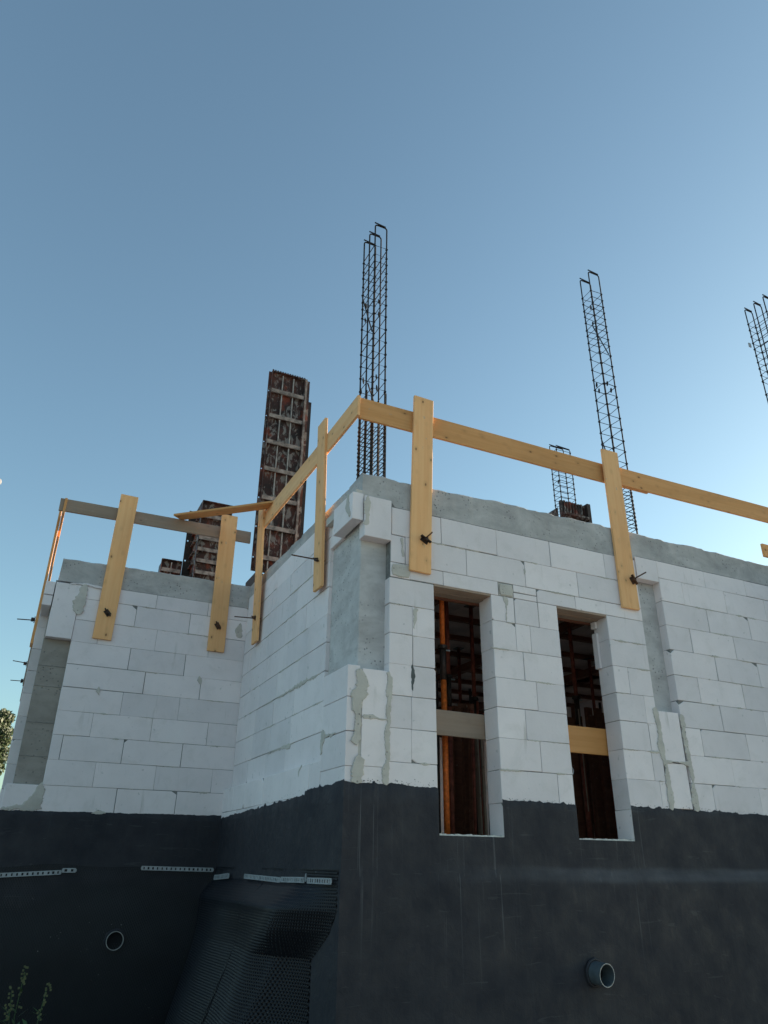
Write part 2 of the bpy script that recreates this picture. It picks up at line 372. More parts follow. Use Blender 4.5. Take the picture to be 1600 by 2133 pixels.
def add_block(parent, x0, x1, y0, y1, z0, z1, face, chip=0.16, label=None, gap=None, mat=None, name="block", jit=0.0016, proud=0.0):
    """face 'y': visible side is -Y; face 'x': visible side is -X"""
    g = gap if gap is not None else random.choice([0.0008, 0.0012, 0.0018, 0.0028, 0.0045])
    gz = random.choice([0.0010, 0.0018, 0.0026, 0.0042])
    pr = random.uniform(-0.0015, 0.0022) + proud
    if face == 'y': x0 += g; x1 -= g; y0 -= pr
    else: y0 += g; y1 -= g; x0 -= pr
    z0 += gz; z1 -= gz*0.4
    mb = MB().box(x0, x1, y0, y1, z0, z1); j = jit
    mb.v = [(a + random.uniform(-j, j), b + random.uniform(-j, j), c + random.uniform(-j, j)) for a, b, c in mb.v]
    me = mb.mesh("block", mat or AAC, bevel=0.0028)
    if random.random() < chip:
        bm = bmesh.new(); bm.from_mesh(me)
        cx = (x0, x1)[random.random() < 0.5]; cz = (z0, z1)[random.random() < 0.75]; cy = (y0, y1)[random.random() < 0.5]
        s = random.uniform(0.012, 0.035)
        if face == 'y':
            nrm = Vector(((1 if cx == x1 else -1)*random.uniform(.5, 1.2), -random.uniform(.6, 1.5), (1 if cz == z1 else -1))).normalized(); corner = Vector((cx, y0, cz))
        else:
            nrm = Vector((-random.uniform(.6, 1.5), (1 if cy == y1 else -1)*random.uniform(.5, 1.2), (1 if cz == z1 else -1))).normalized(); corner = Vector((x0, cy, cz))
        geo = bm.verts[:] + bm.edges[:] + bm.faces[:]
        r = bmesh.ops.bisect_plane(bm, geom=geo, plane_co=corner - nrm*s, plane_no=nrm, clear_outer=True)
        bmesh.ops.holes_fill(bm, edges=[e for e in bm.edges if e.is_boundary], sides=0)
        bm.to_mesh(me); bm.free()
    o = link(name, me, parent)
    if label: o['label'] = label
    return o

def course(parent, z0, z1, a0, a1, joints, face, base, depth=0.20, **kw):
    js = [a0] + [j for j in joints if a0 + 0.02 < j < a1 - 0.02] + [a1]
    for a, b in zip(js[:-1], js[1:]):
        if face == 'y': add_block(parent, a, b, base, base+depth, z0, z1, 'y', **kw)
        else: add_block(parent, base, base+depth, a, b, z0, z1, 'x', **kw)
def period(s, a1, step=0.60):
    r = []
    while s < a1: r.append(s); s += step
    return r

# --- front wall (R), visible side at y = 0
fw = MB()
def bk(x0, x1, z0, z1): fw.box(x0+0.010, x1-0.010, 0.007, 0.192, z0, z1)
bk(0.35, 0.775, -0.5, 2.17); bk(1.355, 2.085, -0.5, 1.49); bk(2.672, 3.13, -0.5, 2.17); bk(3.43, 5.0, -0.5, 2.18); bk(5.0, 7.4, 1.5, 2.18); bk(6.8, 7.4, -0.5, 2.18)  # wide gap at the right is an unseen opening added to light the room
bk(0.36, 3.13, 1.50, 2.125); 
FW = fw.obj("block_wall", JOINT, HOUSE); FW['label'] = "front wall of white blocks with two narrow window openings"
H = 0.25
# left strip beside the first opening
for k, js in ((-2, [.55]), (-1, []), (0, [.55]), (1, [.553]), (2, [.56]), (3, [.567]), (4, [.565]), (5, [])):
    course(FW, k*H, (k+1)*H if k < 5 else 1.48, 0.352 if k > -2 else .33, 0.777, js, 'y', 0.0)
# pier between the openings
for k, js in ((-2, [1.6]), (-1, [1.92]), (0, [1.77]), (1, [1.64]), (2, [1.78]), (3, [1.665]), (4, [1.60, 1.755]), (5, [1.60, 1.865])):
    course(FW, k*H, (k+1)*H if k < 5 else 1.488, 1.357, 2.083, js, 'y', 0.0)
# strip between second opening and the recessed column
for k, js in ((-2, [2.95]), (-1, [3.05]), (0, [3.0]), (1, [3.01]), (2, [3.0]), (3, [2.85]), (4, []), (5, [])):
    course(FW, k*H, (k+1)*H if k < 5 else 1.488, 2.672, 3.13, js, 'y', 0.0)
# lintel band
for a, b in ((0.36, 0.545), (0.545, 0.87), (0.87, 1.44), (1.865, 2.31), (2.31, 3.13)):
    add_block(FW, a, b, 0.0, 0.2, 1.488, 1.618, 'y', name="lintel_block")
add_block(FW, 1.60, 1.862, 0.0, 0.2, 1.490, 1.543, 'y', name="lintel_block", gap=.003, chip=0)
add_block(FW, 1.60, 1.862, 0.0, 0.2, 1.547, 1.616, 'y', name="lintel_block", gap=.004, chip=0)
MB().box(1.445, 1.597, 0.002, 0.19, 1.492, 1.612).obj("mortar_patch", MORTAR, FW)
course(FW, 1.62, 1.872, 0.36, 3.13, [.50, 1.115, 1.75, 2.36, 2.885], 'y', 0.0)
course(FW, 1.874, 2.135, 0.37, 3.13, [.55, .86, 1.45, 2.06, 2.725], 'y', 0.0)
# right of the recessed column
for k, st in ((-2, 4.0), (-1, 3.69), (0, 4.0), (1, 3.66), (2, 3.98), (3, 3.742), (4, 4.035), (5, 3.75), (6, 4.04), (7, 3.745)):
    gp = random.choice([.002, .003])
    if k < 6:
        course(FW, k*H, (k+1)*H, 3.432, 5.0, period(st, 4.9, 0.61), 'y', 0.0, gap=gp, chip=0.25); course(FW, k*H, (k+1)*H, 6.8, 7.4, [], 'y', 0.0, gap=gp)
    else: course(FW, k*H, (k+1)*H, 3.432, 7.4, period(st, 7.3, 0.61), 'y', 0.0, gap=gp, chip=0.25)
course(FW, 2.0, 2.185, 3.432, 7.4, [4.10, 4.71, 5.3, 5.9, 6.5], 'y', 0.0)
# filler pieces in front of the columns
add_block(FW, 3.155, 3.405, -0.004, 0.09, 0.175, 0.628, 'y', chip=0, label="tall filler block closing the foot of the column recess", gap=.001)
add_block(FW, 3.155, 3.405, 0.002, 0.09, -0.226, 0.165, 'y', chip=0, gap=.001)
add_block(FW, 3.133, 3.430, -0.004, 0.09, 1.945, 2.182, 'y', chip=0, label="short block capping the column recess", proud=0.004)
add_block(FW, 0.102, 0.358, -0.010, 0.09, 1.803, 2.185, 'y', chip=0, label="upright block capping the corner recess", proud=0.006)

# --- side wall (L), visible side at x = XL
sw = MB(); sw.box(XL+0.007, XL+0.19, 0.50, D-0.003, -0.5, 0.70); sw.box(XL+0.007, XL+0.19, 0.725, D-0.003, 0.70, 2.30)
sw.box(0.007, XL+0.1, 0.55, D-0.003, -0.5, 0.040)
SW = sw.obj("block_wall", JOINT, HOUSE); SW['label'] = "side wall of white blocks running back to the inner corner"
Lz = [0.045, 0.295, 0.55, 0.805, 1.06, 1.315, 1.575, 1.83, 2.065, 2.30]
Lj = [1.65, 1.53, 1.50, 0.80, 1.19, 1.28, 0.97, 1.21, 1.15]
for i in range(9):
    course(SW, Lz[i], Lz[i+1], 0.50 if i < 2 else 0.712, D-0.004, period(Lj[i], 3.3, 0.62), 'x', XL, chip=0.18)
course(SW, -0.5, -0.20, 0.50, D+0.02, [1.1, 1.7, 2.3, 2.9], 'x', 0.0, depth=.2)
course(SW, -0.20, 0.042, 0.50, D+0.02, [0.75, 1.38, 2.0, 2.62, 3.05, 3.24], 'x', 0.0, depth=.2)
# corner foot: blocks wrapping the column
for z0, z1 in ((-0.5, -0.05), (-0.05, 0.198), (0.198, 0.456), (0.456, 0.70)):
    add_block(SW, 0.0, 0.105, 0.0, 0.50, z0, z1, 'x', chip=0.0, jit=0.001)
for z0, z1 in ((-0.5, -0.045), (-0.045, 0.308), (0.308, 0.682)):
    add_block(FW, 0.125, 0.342, 0.0, 0.09, z0, z1, 'y', chip=0.0, jit=0.001)
MB().box(0.10, 0.36, 0.004, 0.09, -0.5, 0.675).obj("mortar_fill", MORTAR, FW)
add_block(SW, -0.006, 0.096, 0.0, 0.43, 1.945, 2.205, 'x', chip=0, label="block capping the corner recess on the side wall")
add_block(SW, 0.084, 0.20, 0.432, 0.708, 1.94, 2.30, 'x', chip=0)
MB().box(0.03, 0.16, 0.004, 0.71, 2.16, 2.235).obj("mortar_fill", MORTAR, SW)

# --- rear wall (B), visible side at y = D
bw = MB(); bw.box(-1.865, XL+.1, D+0.007, D+0.19, -0.5, 2.165); bw.box(-2.20, -1.8, D+0.007, D+0.19, -0.5, -0.008)
BW = bw.obj("block_wall", JOINT, HOUSE); BW['label'] = "rear wall of white blocks between the recessed column and inner corner"
for k, js in ((-2, [-1.5, -.9, -.3]), (-1, [-1.88, -1.14, -.515]), (0, [-1.395, -.77, -.15]), (1, [-1.765, -1.145, -.515]), (2, [-1.505, -.88, -.255]),
              (3, [-1.235, -.61]), (4, [-1.03, -.395]), (5, [-1.23, -.605]), (6, [-1.60, -.97, -.35]), (7, [-1.235, -.61]), (8, [-1.66, -1.025, -.41])):
    course(BW, k*H, (k+1)*H if k < 8 else 2.168, -1.872 if k > -1 else -2.212, XL+0.06 if k >= 0 else XL, js, 'y', D, chip=0.12, gap=random.choice([.0015, .003]))
add_block(BW, -2.143, -1.872, D-0.012, D+0.09, 1.518, 2.147, 'y', chip=0, label="tall upright block hanging over the column recess")

# --- west flank (W): seen edge-on behind the recessed column
ww = MB(); ww.box(-2.236, -2.05, D+0.47, 11.9, -0.5, 2.165); WW = ww.obj("block_wall", JOINT, HOUSE); WW['label'] = "west flank wall of blocks seen edge-on"
for k in range(-2, 9):
    course(WW, k*H-0.02, (k+1)*H-0.02 if k < 8 else 2.168, D+0.46, 12.0, period(D+1.0+(0.3 if k % 2 else 0), 11.8), 'x', -2.245, chip=0.05)
course(WW, -0.25, -0.02, D, D+0.46, [], 'x', -2.214, depth=.2)
add_block(WW, -2.246, -2.150, D+0.0, D+0.45, 1.99, 2.147, 'x', chip=0); add_block(WW, -2.242, -2.150, D+0.0, D+0.45, 1.865, 1.985, 'x', chip=0)

# --- concrete: columns and ring beam
MB().box(0.118, 0.40, 0.092, 0.80, -0.5, 2.3).obj("concrete_column", CONC2, HOUSE, bevel=0.006)
MB().box(3.10, 3.47, 0.094, 0.40, -0.5, 2.2).obj("concrete_column", CONC2, HOUSE)
cc = MB().box(-2.148, -1.84, D+0.094, D+0.60, -0.3, 2.2).obj("concrete_column", CONC3, HOUSE); cc['label'] = "brownish grey column in the recess of the rear wall"
for z in (0.28, 0.62, 1.00, 1.22): MB().box(-2.150, -1.838, D+0.0895, D+0.11, z, z+0.004).obj("pour_line", JOINT, cc)

def beam(name, a0, a1, face, base, depth, zb, zt, step=0.045, label=None, e0=None):
    """ring beam with a ragged cast top edge; face like blocks"""
    n = int((a1-a0)/step); top = []; z = 0.0
    for i in range(n+1):
        z = 0.75*z + random.uniform(-0.005, 0.005)
        if random.random() < 0.10: z -= random.uniform(0.004, 0.016)
        top.append(z)
    v = []; f = []
    for i in range(n+1):
        a = a0 + (a1-a0)*i/n; bz = zb(a) if callable(zb) else zb; tz = (zt(a) if callable(zt) else zt) + top[i]
        o = random.uniform(-0.0015, 0.0015)
        rows = [(0+o, bz), (0+o, (bz+tz)/2), (0+o, tz-0.012), (0.010, tz), (depth, tz - 0.01), (depth, bz)]
        for d_, zz in rows:
            v.append((a, base+d_, zz) if face == 'y' else (base+d_, a, zz))
    for i in range(n):
        b = i*6
        for j in range(6): f.append((b+j, b+(j+1) % 6, b+6+(j+1) % 6, b+6+j))
    f.append((0, 1, 2, 3, 4, 5)); f.append(tuple(n*6+j for j in (5, 4, 3, 2, 1, 0)))
    me = bpy.data.meshes.new(name); me.from_pydata(v, [], f); me.materials.append(CONC)
    bm = bmesh.new(); bm.from_mesh(me); bmesh.ops.recalc_face_normals(bm, faces=bm.faces); bm.to_mesh(me); bm.free()
    o = link(name, me, HOUSE)
    if label: o['label'] = label
    return o
def zbR(x):
    if x < 0.36: return 2.190
    if x < 3.12: return 2.140 if x > .40 else 2.16
    return 2.190
beam("ring_beam", XL+0.004, 7.5, 'y', 0.003, 0.3, zbR, lambda x: 2.405 + min(0.055, max(0, x)*0.03), label="cast ring beam along the top of the front wall")
beam("ring_beam", 0.013, D+0.2, 'x', XL+0.004, 0.3, lambda y: 2.215 + 0.03*y if y < 2.7 else 2.296, lambda y: 2.400+0.02*y, label="cast ring beam along the top of the side wall")
beam("ring_beam", -2.122, XL+0.06, 'y', D+0.002, 0.3, 2.172, lambda x: 2.445 + 0.01*(x+2.1), label="cast ring beam along the top of the rear wall")
beam("ring_beam", D+0.31, 12.0, 'x', -2.123, 0.3, 2.172, 2.445, step=0.1)
MB().box(5.5, 7.5, -0.62, 0.0, -2.5, 2.40).obj("concrete_pier", CONC2, HOUSE)

# slabs, rear and end walls closing the rooms
MB().box(0.39, 7.5, 0.305, 11.9, 2.215, 2.400).obj("floor_slab", CONC, HOUSE)
MB().box(-1.81, 0.385, D+0.31, 11.9, 2.22, 2.40).obj("floor_slab", CONC, HOUSE)
MB().box(0.21, 7.5, 0.21, 11.9, -1.0, -0.86).obj("ground_slab", CONC, HOUSE)
ew = MB(); ew.box(-2.04, 7.6, 12.01, 12.2, -2.5, -0.3); ew.box(-2.04, 7.6, 12.01, 12.2, 1.95, 2.40)
for xa_, xb_ in ((-2.04, .6), (2.2, 3.0), (4.6, 5.4), (7.0, 7.6)): ew.box(xa_, xb_, 12.01, 12.2, -.3, 1.95)  # far wall openings added to let sky light reach the ceiling
ew.obj("end_wall", AAC, HOUSE)
MB().box(7.51, 7.7, 0.0, 12.0, -2.5, 2.40).obj("end_wall", AAC, HOUSE)
MB().box(0.29, 0.38, 0.81, 11.9, -0.85, 2.2).obj("inner_lining", AAC, HOUSE)
# foundation under the blocks
fd = MB(); fd.box(0.012, 7.45, 0.012, 0.22, -2.6, -0.502); fd.box(0.012, 0.22, 0.23, D+0.2, -2.6, -0.502); fd.box(-2.20, 0.01, D+0.012, D+0.22, -2.6, -0.502); fd.box(-2.20, -2.0, D+0.23, 12.0, -2.6, -0.502)
fd.obj("foundation_wall", CONC2, HOUSE)
# sills: thin mortar beds
for a, b in ((0.782, 1.352), (2.088, 2.668)):
    m_ = MB(); k = 30
    for i in range(k):
        x0 = a+(b-a)*i/k; x1 = a+(b-a)*(i+1)/k; m_.box(x0, x1, -0.004, 0.2, -0.501, -0.494+random.uniform(0, 0.010))
    m_.obj("sill_bed", mat_flat("white_sill_crust", (0.55, 0.55, 0.53), 0.9), HOUSE)
# soffit boards over the openings
for a, b in ((0.79, 1.345), (2.10, 2.66)):
    MB().box(a-.01, b+.01, 0.004, 0.12, 1.470, 1.4875).obj("soffit_board", WOODG, HOUSE)
    MB().box(a-.01, b+.01, 0.124, 0.215, 1.462, 1.4875).obj("soffit_board", WOODG, HOUSE)
    MB().box(a-.05, b+.05, 0.222, 0.26, 1.450, 2.2).obj("lintel_shutter", WOODD, HOUSE)

# --- black bitumen coat with ragged top
def rag(n, amp, seed, spikes=0.04):
    r = np.random.default_rng(seed); out = np.zeros(n); z = 0
    for i in range(n):
        z = 0.86*z + r.normal(0, amp*0.35); out[i] = z
    i = 0
    while i < n:
        if r.random() < spikes:
            h = abs(r.normal(0, amp*2.2)); w = r.integers(1, 5)
            for k in range(-w, w+1):
                if 0 <= i+k < n: out[i+k] += h*(1-abs(k)/(w+1))
        i += 1
    return out
def coat(name, a0, a1, face, base, topf, seed, holes=(), ledge=lambda a: 0.01, corner=False, amp=0.008, spikes=0.05, label=None, th=0.006):
    step = 0.009; n = int((a1-a0)/step); R0 = rag(n+1, amp, seed, spikes)
    zs_rel = [-0.62, -0.69, -0.72, -0.75, -0.79, -0.83, -0.87, -1.2, -1.6, -2.0, -2.45]
    v = []; f = []
    cols = []
    A = [a0 + (a1-a0)*i/n for i in range(n+1)]
    for h0, h1 in holes:                                     # snap grid lines onto the opening edges
        for hh in (h0, h1):
            i = min(range(n+1), key=lambda q: abs(A[q]-hh)); A[i] = hh
    r2 = np.random.default_rng(seed+5); wob = np.cumsum(r2.normal(0, 0.0004, n+1)); wob -= np.linspace(wob[0], wob[-1], n+1)
    for i, a in enumerate(A):
        t = topf(a) + R0[i]
        zz = [t, t-0.006] + [zt for zt in (-0.30, -0.5)] + zs_rel
        L = ledge(a); ys = []
        for k, z in enumerate(zz):
            s = min(1, max(0, (-0.69-z)/0.14)); s = s*s*(3-2*s)
            o = (0.0015 if k == 0 else th) + L*s + wob[i]*0.6
            ys.append(o)
        cols.append((a, zz, ys))
    K = len(cols[0][1])
    def P_(a, o, z): return (a, base-o, z) if face == 'y' else (base-o, a, z)
    for ci, (a, zz, ys) in enumerate(cols):
        for z, o in zip(zz, ys): v.append(P_(-o if (ci == 0 and corner) else a, o, z))
    for i in range(n):
        mid = (A[i]+A[i+1])/2; hole = any(h0 < mid < h1 for h0, h1 in holes)
        for k in range(K-1):
            if hole and k < 3: continue
            b = i*K+k; f.append((b, b+K, b+K+1, b+1))
    me = bpy.data.meshes.new(name); me.from_pydata(v, [], f); me.materials.append(TAR)
    bm = bmesh.new(); bm.from_mesh(me)
    bmesh.ops.recalc_face_normals(bm, faces=bm.faces)
    ref = [fc for fc in bm.faces][0]
    want = Vector((0, -1, 0)) if face == 'y' else Vector((-1, 0, 0))
    if ref.normal.dot(want) < 0: bmesh.ops.reverse_faces(bm, faces=bm.faces)
    bm.to_mesh(me); bm.free()
    me.polygons.foreach_set('use_smooth', [True]*len(me.polygons))
    o = link(name, me, HOUSE)
    if label: o['label'] = label
    return o
def topR(x):
    return float(np.interp(x, [0, .3, .45, .77, 1.35, 1.6, 2.1, 2.7, 3.1, 3.6, 4.4, 7.4], [-.155, -.165, -.155, -.168, -.222, -.235, -.228, -.215, -.225, -.235, -.237, -.24]))
coat("bitumen_coat", -0.006, 7.4, 'y', 0.0, topR, 3, corner=True, holes=((0.777, 1.357), (2.083, 2.672), (5.0, 6.8)), amp=0.0065, spikes=0.045,
     ledge=lambda x: 0.008 + 0.030*min(1, max(0, (x-0.6)/2.2)), label="dark grey bitumen coat on the front wall with ragged top edge")
coat("bitumen_coat", -0.006, D, 'x', 0.0, lambda y: -0.168 - 0.022*y + (0.02 if y < .8 else -0.01), 11, corner=True, amp=0.007, spikes=0.06, ledge=lambda a: 0.008, label="bitumen coat on the side wall")
coat("bitumen_coat", -2.22, 0.0, 'y', D, lambda x: -0.236 + 0.012*(x+1), 21, amp=0.0035, spikes=0.006, ledge=lambda a: 0.006, label="bitumen coat on the rear wall")
coat("bitumen_coat", D, 12.0, 'x', -2.214, lambda x: -0.245, 31, amp=0.0035, spikes=0.0, ledge=lambda a: 0.006)
# stray dabs of bitumen above the edge
db = MB()
def dab(x, z, s, face='y', base=0.0):
    n = 7; a0 = random.random()*6; b = len(db.v)
    for k in range(n):
        rr = s*random.uniform(.4, 1.1); an = a0+k*2*math.pi/n; a = x+rr*math.cos(an)*0.7; zz = z+rr*math.sin(an)
        db.v.append((a, base-0.0045, zz) if face == 'y' else (base-0.0045, a, zz))
    db.f.append(tuple(range(b, b+n)) if face == 'y' else tuple(reversed(range(b, b+n)))); db.m.append(0)
for _ in range(55): x = random.uniform(0.1, .74); dab(x, topR(x)+abs(random.gauss(.012, .012)), random.uniform(.002, .006))
for _ in range(45): x = random.uniform(1.4, 2.05); dab(x, topR(x)+abs(random.gauss(.008, .008)), random.uniform(.002, .006))
for _ in range(120): x = random.uniform(2.7, 6); dab(x, topR(x)+abs(random.gauss(.008, .009)), random.uniform(.002, .007))
for _ in range(50): x = random.uniform(.1, 3.2); dab(x, -.165-.022*x+abs(random.gauss(.012, .012)), random.uniform(.002, .006), 'x', 0.0)
dob = db.obj("bitumen_splash", TAR, HOUSE); dob['kind'] = 'stuff'

# --- smeared mortar over joints
def smear(parent, pts, face='y', base=0.0, seed=0, amp=0.014, th=0.006, mat=None):
    r = np.random.default_rng(seed); dense = []
    for (x0, z0, w0), (x1, z1, w1) in zip(pts[:-1], pts[1:]):
        L = math.hypot(x1-x0, z1-z0); k = max(2, int(L/0.011))
        for i in range(k): t = i/k; dense.append((x0+(x1-x0)*t, z0+(z1-z0)*t, w0+(w1-w0)*t))
    dense.append(pts[-1]); n = len(dense); l = np.zeros(n); q = np.zeros(n); a = b = 0
    for i in range(n):
        a = .8*a + r.normal(0, amp*.45); b = .8*b + r.normal(0, amp*.45); l[i] = a; q[i] = b
    dx = pts[-1][0]-pts[0][0]; dz = pts[-1][1]-pts[0][1]; hor = abs(dx) > abs(dz)
    v = []; f = []
    def P_(x, z, o): return (x, base-o, z) if face == 'y' else (base-o, x, z)
    for i, (x, z, w) in enumerate(dense):
        e = 0.15 if i in (0, n-1) else 1
        wl = max(0.002, (w/2+l[i])*e); wr = max(0.002, (w/2+q[i])*e)
        for s, o in ((-wl, 0.0), (-wl*.85, th), (0, th*1.2), (wr*.85, th), (wr, 0.0)):
            v.append(P_(x, z+s, o) if hor else P_(x+s, z, o))
    for i in range(n-1):
        for j in range(4): bb = i*5+j; f.append((bb, bb+1, bb+6, bb+5))
    me = bpy.data.meshes.new("mortar_smear"); me.from_pydata(v, [], f); me.materials.append(mat or MORTAR)
    bm = bmesh.new(); bm.from_mesh(me); bmesh.ops.recalc_face_normals(bm, faces=bm.faces)
    want = Vector((0, -1, 0)) if face == 'y' else Vector((-1, 0, 0))
    if sum(fc.normal.dot(want) for fc in bm.faces) < 0: bmesh.ops.reverse_faces(bm, faces=bm.faces)
    bm.to_mesh(me); bm.free()
    return link("mortar_smear", me, parent)
smear(FW, [(.10, .675, .05), (.125, .56, .11), (.10, .47, .14), (.085, .41, .10), (.10, .33, .06), (.09, .2, .06), (.085, .13, .08), (.09, .10, .02)], seed=1, base=-.002, amp=.016)
smear(FW, [(.11, .04, .01), (.12, 0, .08), (.11, -.08, .10), (.10, -.17, .08)], seed=2, base=-.002)
smear(FW, [(.352, .68, .03), (.36, .6, .055), (.35, .45, .04), (.35, .3, .045), (.345, .12, .05), (.34, .05, .025), (.335, -.05, .05), (.335, -.17, .05)], seed=3, base=-.002, amp=.009)
smear(FW, [(.13, .315, .03), (.2, .31, .035), (.27, .306, .014), (.345, .305, .014)], seed=4, base=-.002, amp=.006)
smear(FW, [(3.115, .655, .06), (3.13, .5, .075), (3.135, .3, .07), (3.15, .1, .06), (3.155, -.1, .06), (3.15, -.24, .05)], seed=5, base=-.002, amp=.012)
smear(FW, [(3.435, .62, .05), (3.44, .4, .045), (3.44, .22, .06), (3.45, 0, .055), (3.45, -.1, .08), (3.45, -.24, .06)], seed=6, base=-.002, amp=.011)
smear(FW, [(3.14, .17, .04), (3.25, .175, .025), (3.35, .172, .03), (3.44, .17, .05)], seed=7, base=-.002, amp=.008)
smear(FW, [(.37, 1.55, .11), (.46, 1.55, .12), (.545, 1.55, .11)], seed=8, base=-.002, amp=.004)
smear(FW, [(1.45, 1.55, .11), (1.52, 1.55, .11), (1.595, 1.55, .11)], seed=9, base=-.002, amp=.003)
smear(FW, [(1.50, 1.488, .07), (1.52, 1.42, .04), (1.51, 1.32, .02), (1.505, 1.25, .006)], seed=10, base=-.002, amp=.012, th=.002)
smear(FW, [(.60, 1.24, .04), (.585, 1.16, .03), (.58, 1.06, .008)], seed=12, base=-.002, amp=.008, th=.002)
smear(FW, [(.47, 1.86, .03), (.475, 1.78, .01), (.48, 1.68, .02)], seed=13, base=-.002, amp=.004, th=.002)
smear(FW, [(1.75, 1.80, .05), (1.745, 1.74, .01)], seed=14, base=-.002, amp=.01, th=.002)
smear(FW, [(.56, .76, .02), (.565, .68, .03), (.565, .55, .015)], seed=15, base=-.002, amp=.006, th=.002, mat=mat_flat("dark_smear_mortar", (.10, .11, .11), .95))  # this smear uses a darker grey mortar
smear(SW, [(.47, .27, .03), (.47, .22, .09), (.48, .15, .06), (.5, .08, .02)], 'x', 0.0, 16, .016)
smear(SW, [(.42, .215, .04), (.3, .20, .025), (.2, .21, .012)], 'x', 0.0, 17, .008, th=.003)
smear(SW, [(1.5, .28, .035), (1.8, .29, .02), (2.2, .285, .008)], 'x', XL-.002, 18, .010, th=.0025)
smear(SW, [(.9, .805, .02), (1.2, .81, .03), (1.5, .805, .03), (1.9, .80, .006)], 'x', XL-.002, 19, .014, th=.0025)
smear(SW, [(.93, 0.05, .02), (1.0, 0.0, .05), (1.0, -.04, .02)], 'x', 0.0, 20, .01, th=.0025)
smear(SW, [(.09, 2.215, .04), (.11, 2.1, .07), (.06, 2.02, .05), (.05, 1.98, .02)], 'x', -.006, 21, .012)
smear(FW, [(.13, 2.19, .03), (.135, 2.08, .07), (.13, 2.0, .04), (.115, 1.9, .015)], seed=22, base=-.014, amp=.010)
smear(BW, [(-1.875, 0.03, .015), (-1.88, -.05, .09), (-1.92, -.14, .14), (-1.94, -.24, .22)], 'y', D-.002, 23, .014)
smear(BW, [(-2.21, -.235, .03), (-2.05, -.22, .05), (-1.9, -.24, .04)], 'y', D-.002, 24, .010)
smear(BW, [(-1.36, -.25, .01), (-1.30, -.235, .04), (-1.22, -.245, .02)], 'y', D-.002, 25, .006)
smear(BW, [(-1.83, 2.17, .05), (-1.85, 2.05, .10), (-1.86, 1.92, .13), (-1.855, 1.84, .09), (-1.85, 1.80, .02)], 'y', D-.014, 26, .012)
smear(BW, [(-2.0, 2.150, .012), (-1.85, 2.165, .03), (-1.62, 2.150, .02)], 'y', D-.014, 27, .006, mat=AAC)
smear(BW, [(.0, 1.97, .02), (.0, 1.88, .09), (.01, 1.78, .06)], 'y', D-.002, 28, .010)
for sx_, sz_, kk in ((-1.50, .985, 29), (-.42, 1.22, 30)):
    smear(BW, [(sx_, sz_+.05, .012), (sx_, sz_, .05), (sx_+.02, sz_-.045, .01)], 'y', D-.002, kk, .006)

# glue squeezed out of the joints and small scuffs
gm = MB()
def crumb(a, z, L, w, face, base):
    n = max(3, int(L/.012)); b = len(gm.v)
    for i in range(n+1):
        x = a-L/2+L*i/n; e = math.sin(math.pi*min(1, max(0, i/n)))*w; dz = random.gauss(0, .0012); u = e*random.uniform(.5, 1.2)+.0005; d_ = e*random.uniform(.4, 1.6)+.0005
        for zz, o in ((z+dz+u, .0008), (z+dz, .0045), (z+dz-d_, .0008)):
            gm.v.append((x, base-o, zz) if face == 'y' else (base-o, x, zz))
    for i in range(n):
        for j in range(2):
            q_ = (b+i*3+j, b+i*3+j+1, b+i*3+j+4, b+i*3+j+3)
            gm.f.append(q_ if face == 'y' else tuple(reversed(q_))); gm.m.append(0)
for _ in range(60):
    k = random.randint(0, 7); x = random.choice([random.uniform(.4, .74), random.uniform(1.4, 2.05), random.uniform(2.72, 3.1), random.uniform(3.5, 4.9), random.uniform(3.5, 4.9)])
    if k > 5 and x < 3.4: continue
    crumb(x, k*H, random.uniform(.03, .22), random.uniform(.003, .011), 'y', -.001)
for _ in range(14): crumb(random.uniform(.5, 3.0), random.choice([1.62, 1.873]), random.uniform(.05, .25), random.uniform(.003, .010), 'y', -.001)
for _ in range(45): crumb(random.uniform(.8, 3.3), Lz[random.randint(1, 8)], random.uniform(.05, .35), random.uniform(.003, .012), 'x', XL-.001)
for _ in range(26): crumb(random.uniform(-1.8, -.1), random.randint(0, 8)*H, random.uniform(.04, .25), random.uniform(.003, .009), 'y', D-.001)
g_ = gm.obj("joint_glue", MORTAR, HOUSE); g_['kind'] = 'stuff'

# ------------------------------------------------------------------ guardrail boards
def rod_set(parent, p, d, L=0.23, plate=True, big=False, seed=0):
    """threaded tie rod with a wing-nut plate; p = point on the board face, d = outward direction"""
    r = random.Random(seed); d = Vector(d); p = Vector(p)
    up = Vector((0, 0, 1)); sd_ = d.cross(up); ang = r.uniform(.4, 1.1)
    a = sd_*math.cos(ang)+up*math.sin(ang); b = d.cross(a)
    tilt = Vector((0, 0, r.uniform(-.05, .05)))
    rod = MB().tube([p - d*0.10, p + d*L + tilt*0.5], 0.0065, 8).obj("tie_rod", RUSTR); child(rod, parent)
    pl = MB(); pl.obox(p + d*0.006, a*0.038, b*0.028, d*0.005)
    pl.tube([p + d*0.010, p + d*0.045], [0.022, 0.016], 8)
    for s in (-1, 1): pl.obox(p + d*0.030 + a*s*0.035, a*0.020, b*0.006, d*0.014)
    q = pl.obj("wing_nut_plate", DARKST if seed % 2 else RUSTR, bevel=0.002); child(q, parent)
def post(label, c_top, c_bot, w, t, wdir, mat, rod=None, rd=(0, -1, 0), seed=0, L=.23, group="upright guardrail boards bolted to the walls"):
    base = Vector(c_bot)
    e = empty("guardrail_post", label, "guardrail post", tuple(base), group)
    o = plank("board", c_bot, c_top, w, t, wdir, mat, warp=0.002); child_mw = o.matrix_world.copy()
    o.parent = e; o.matrix_parent_inverse = Matrix.Translation(-base); o.matrix_basis = child_mw
    if rod: rod_set(e, rod, rd, L, seed=seed)
    return e
t = 0.03
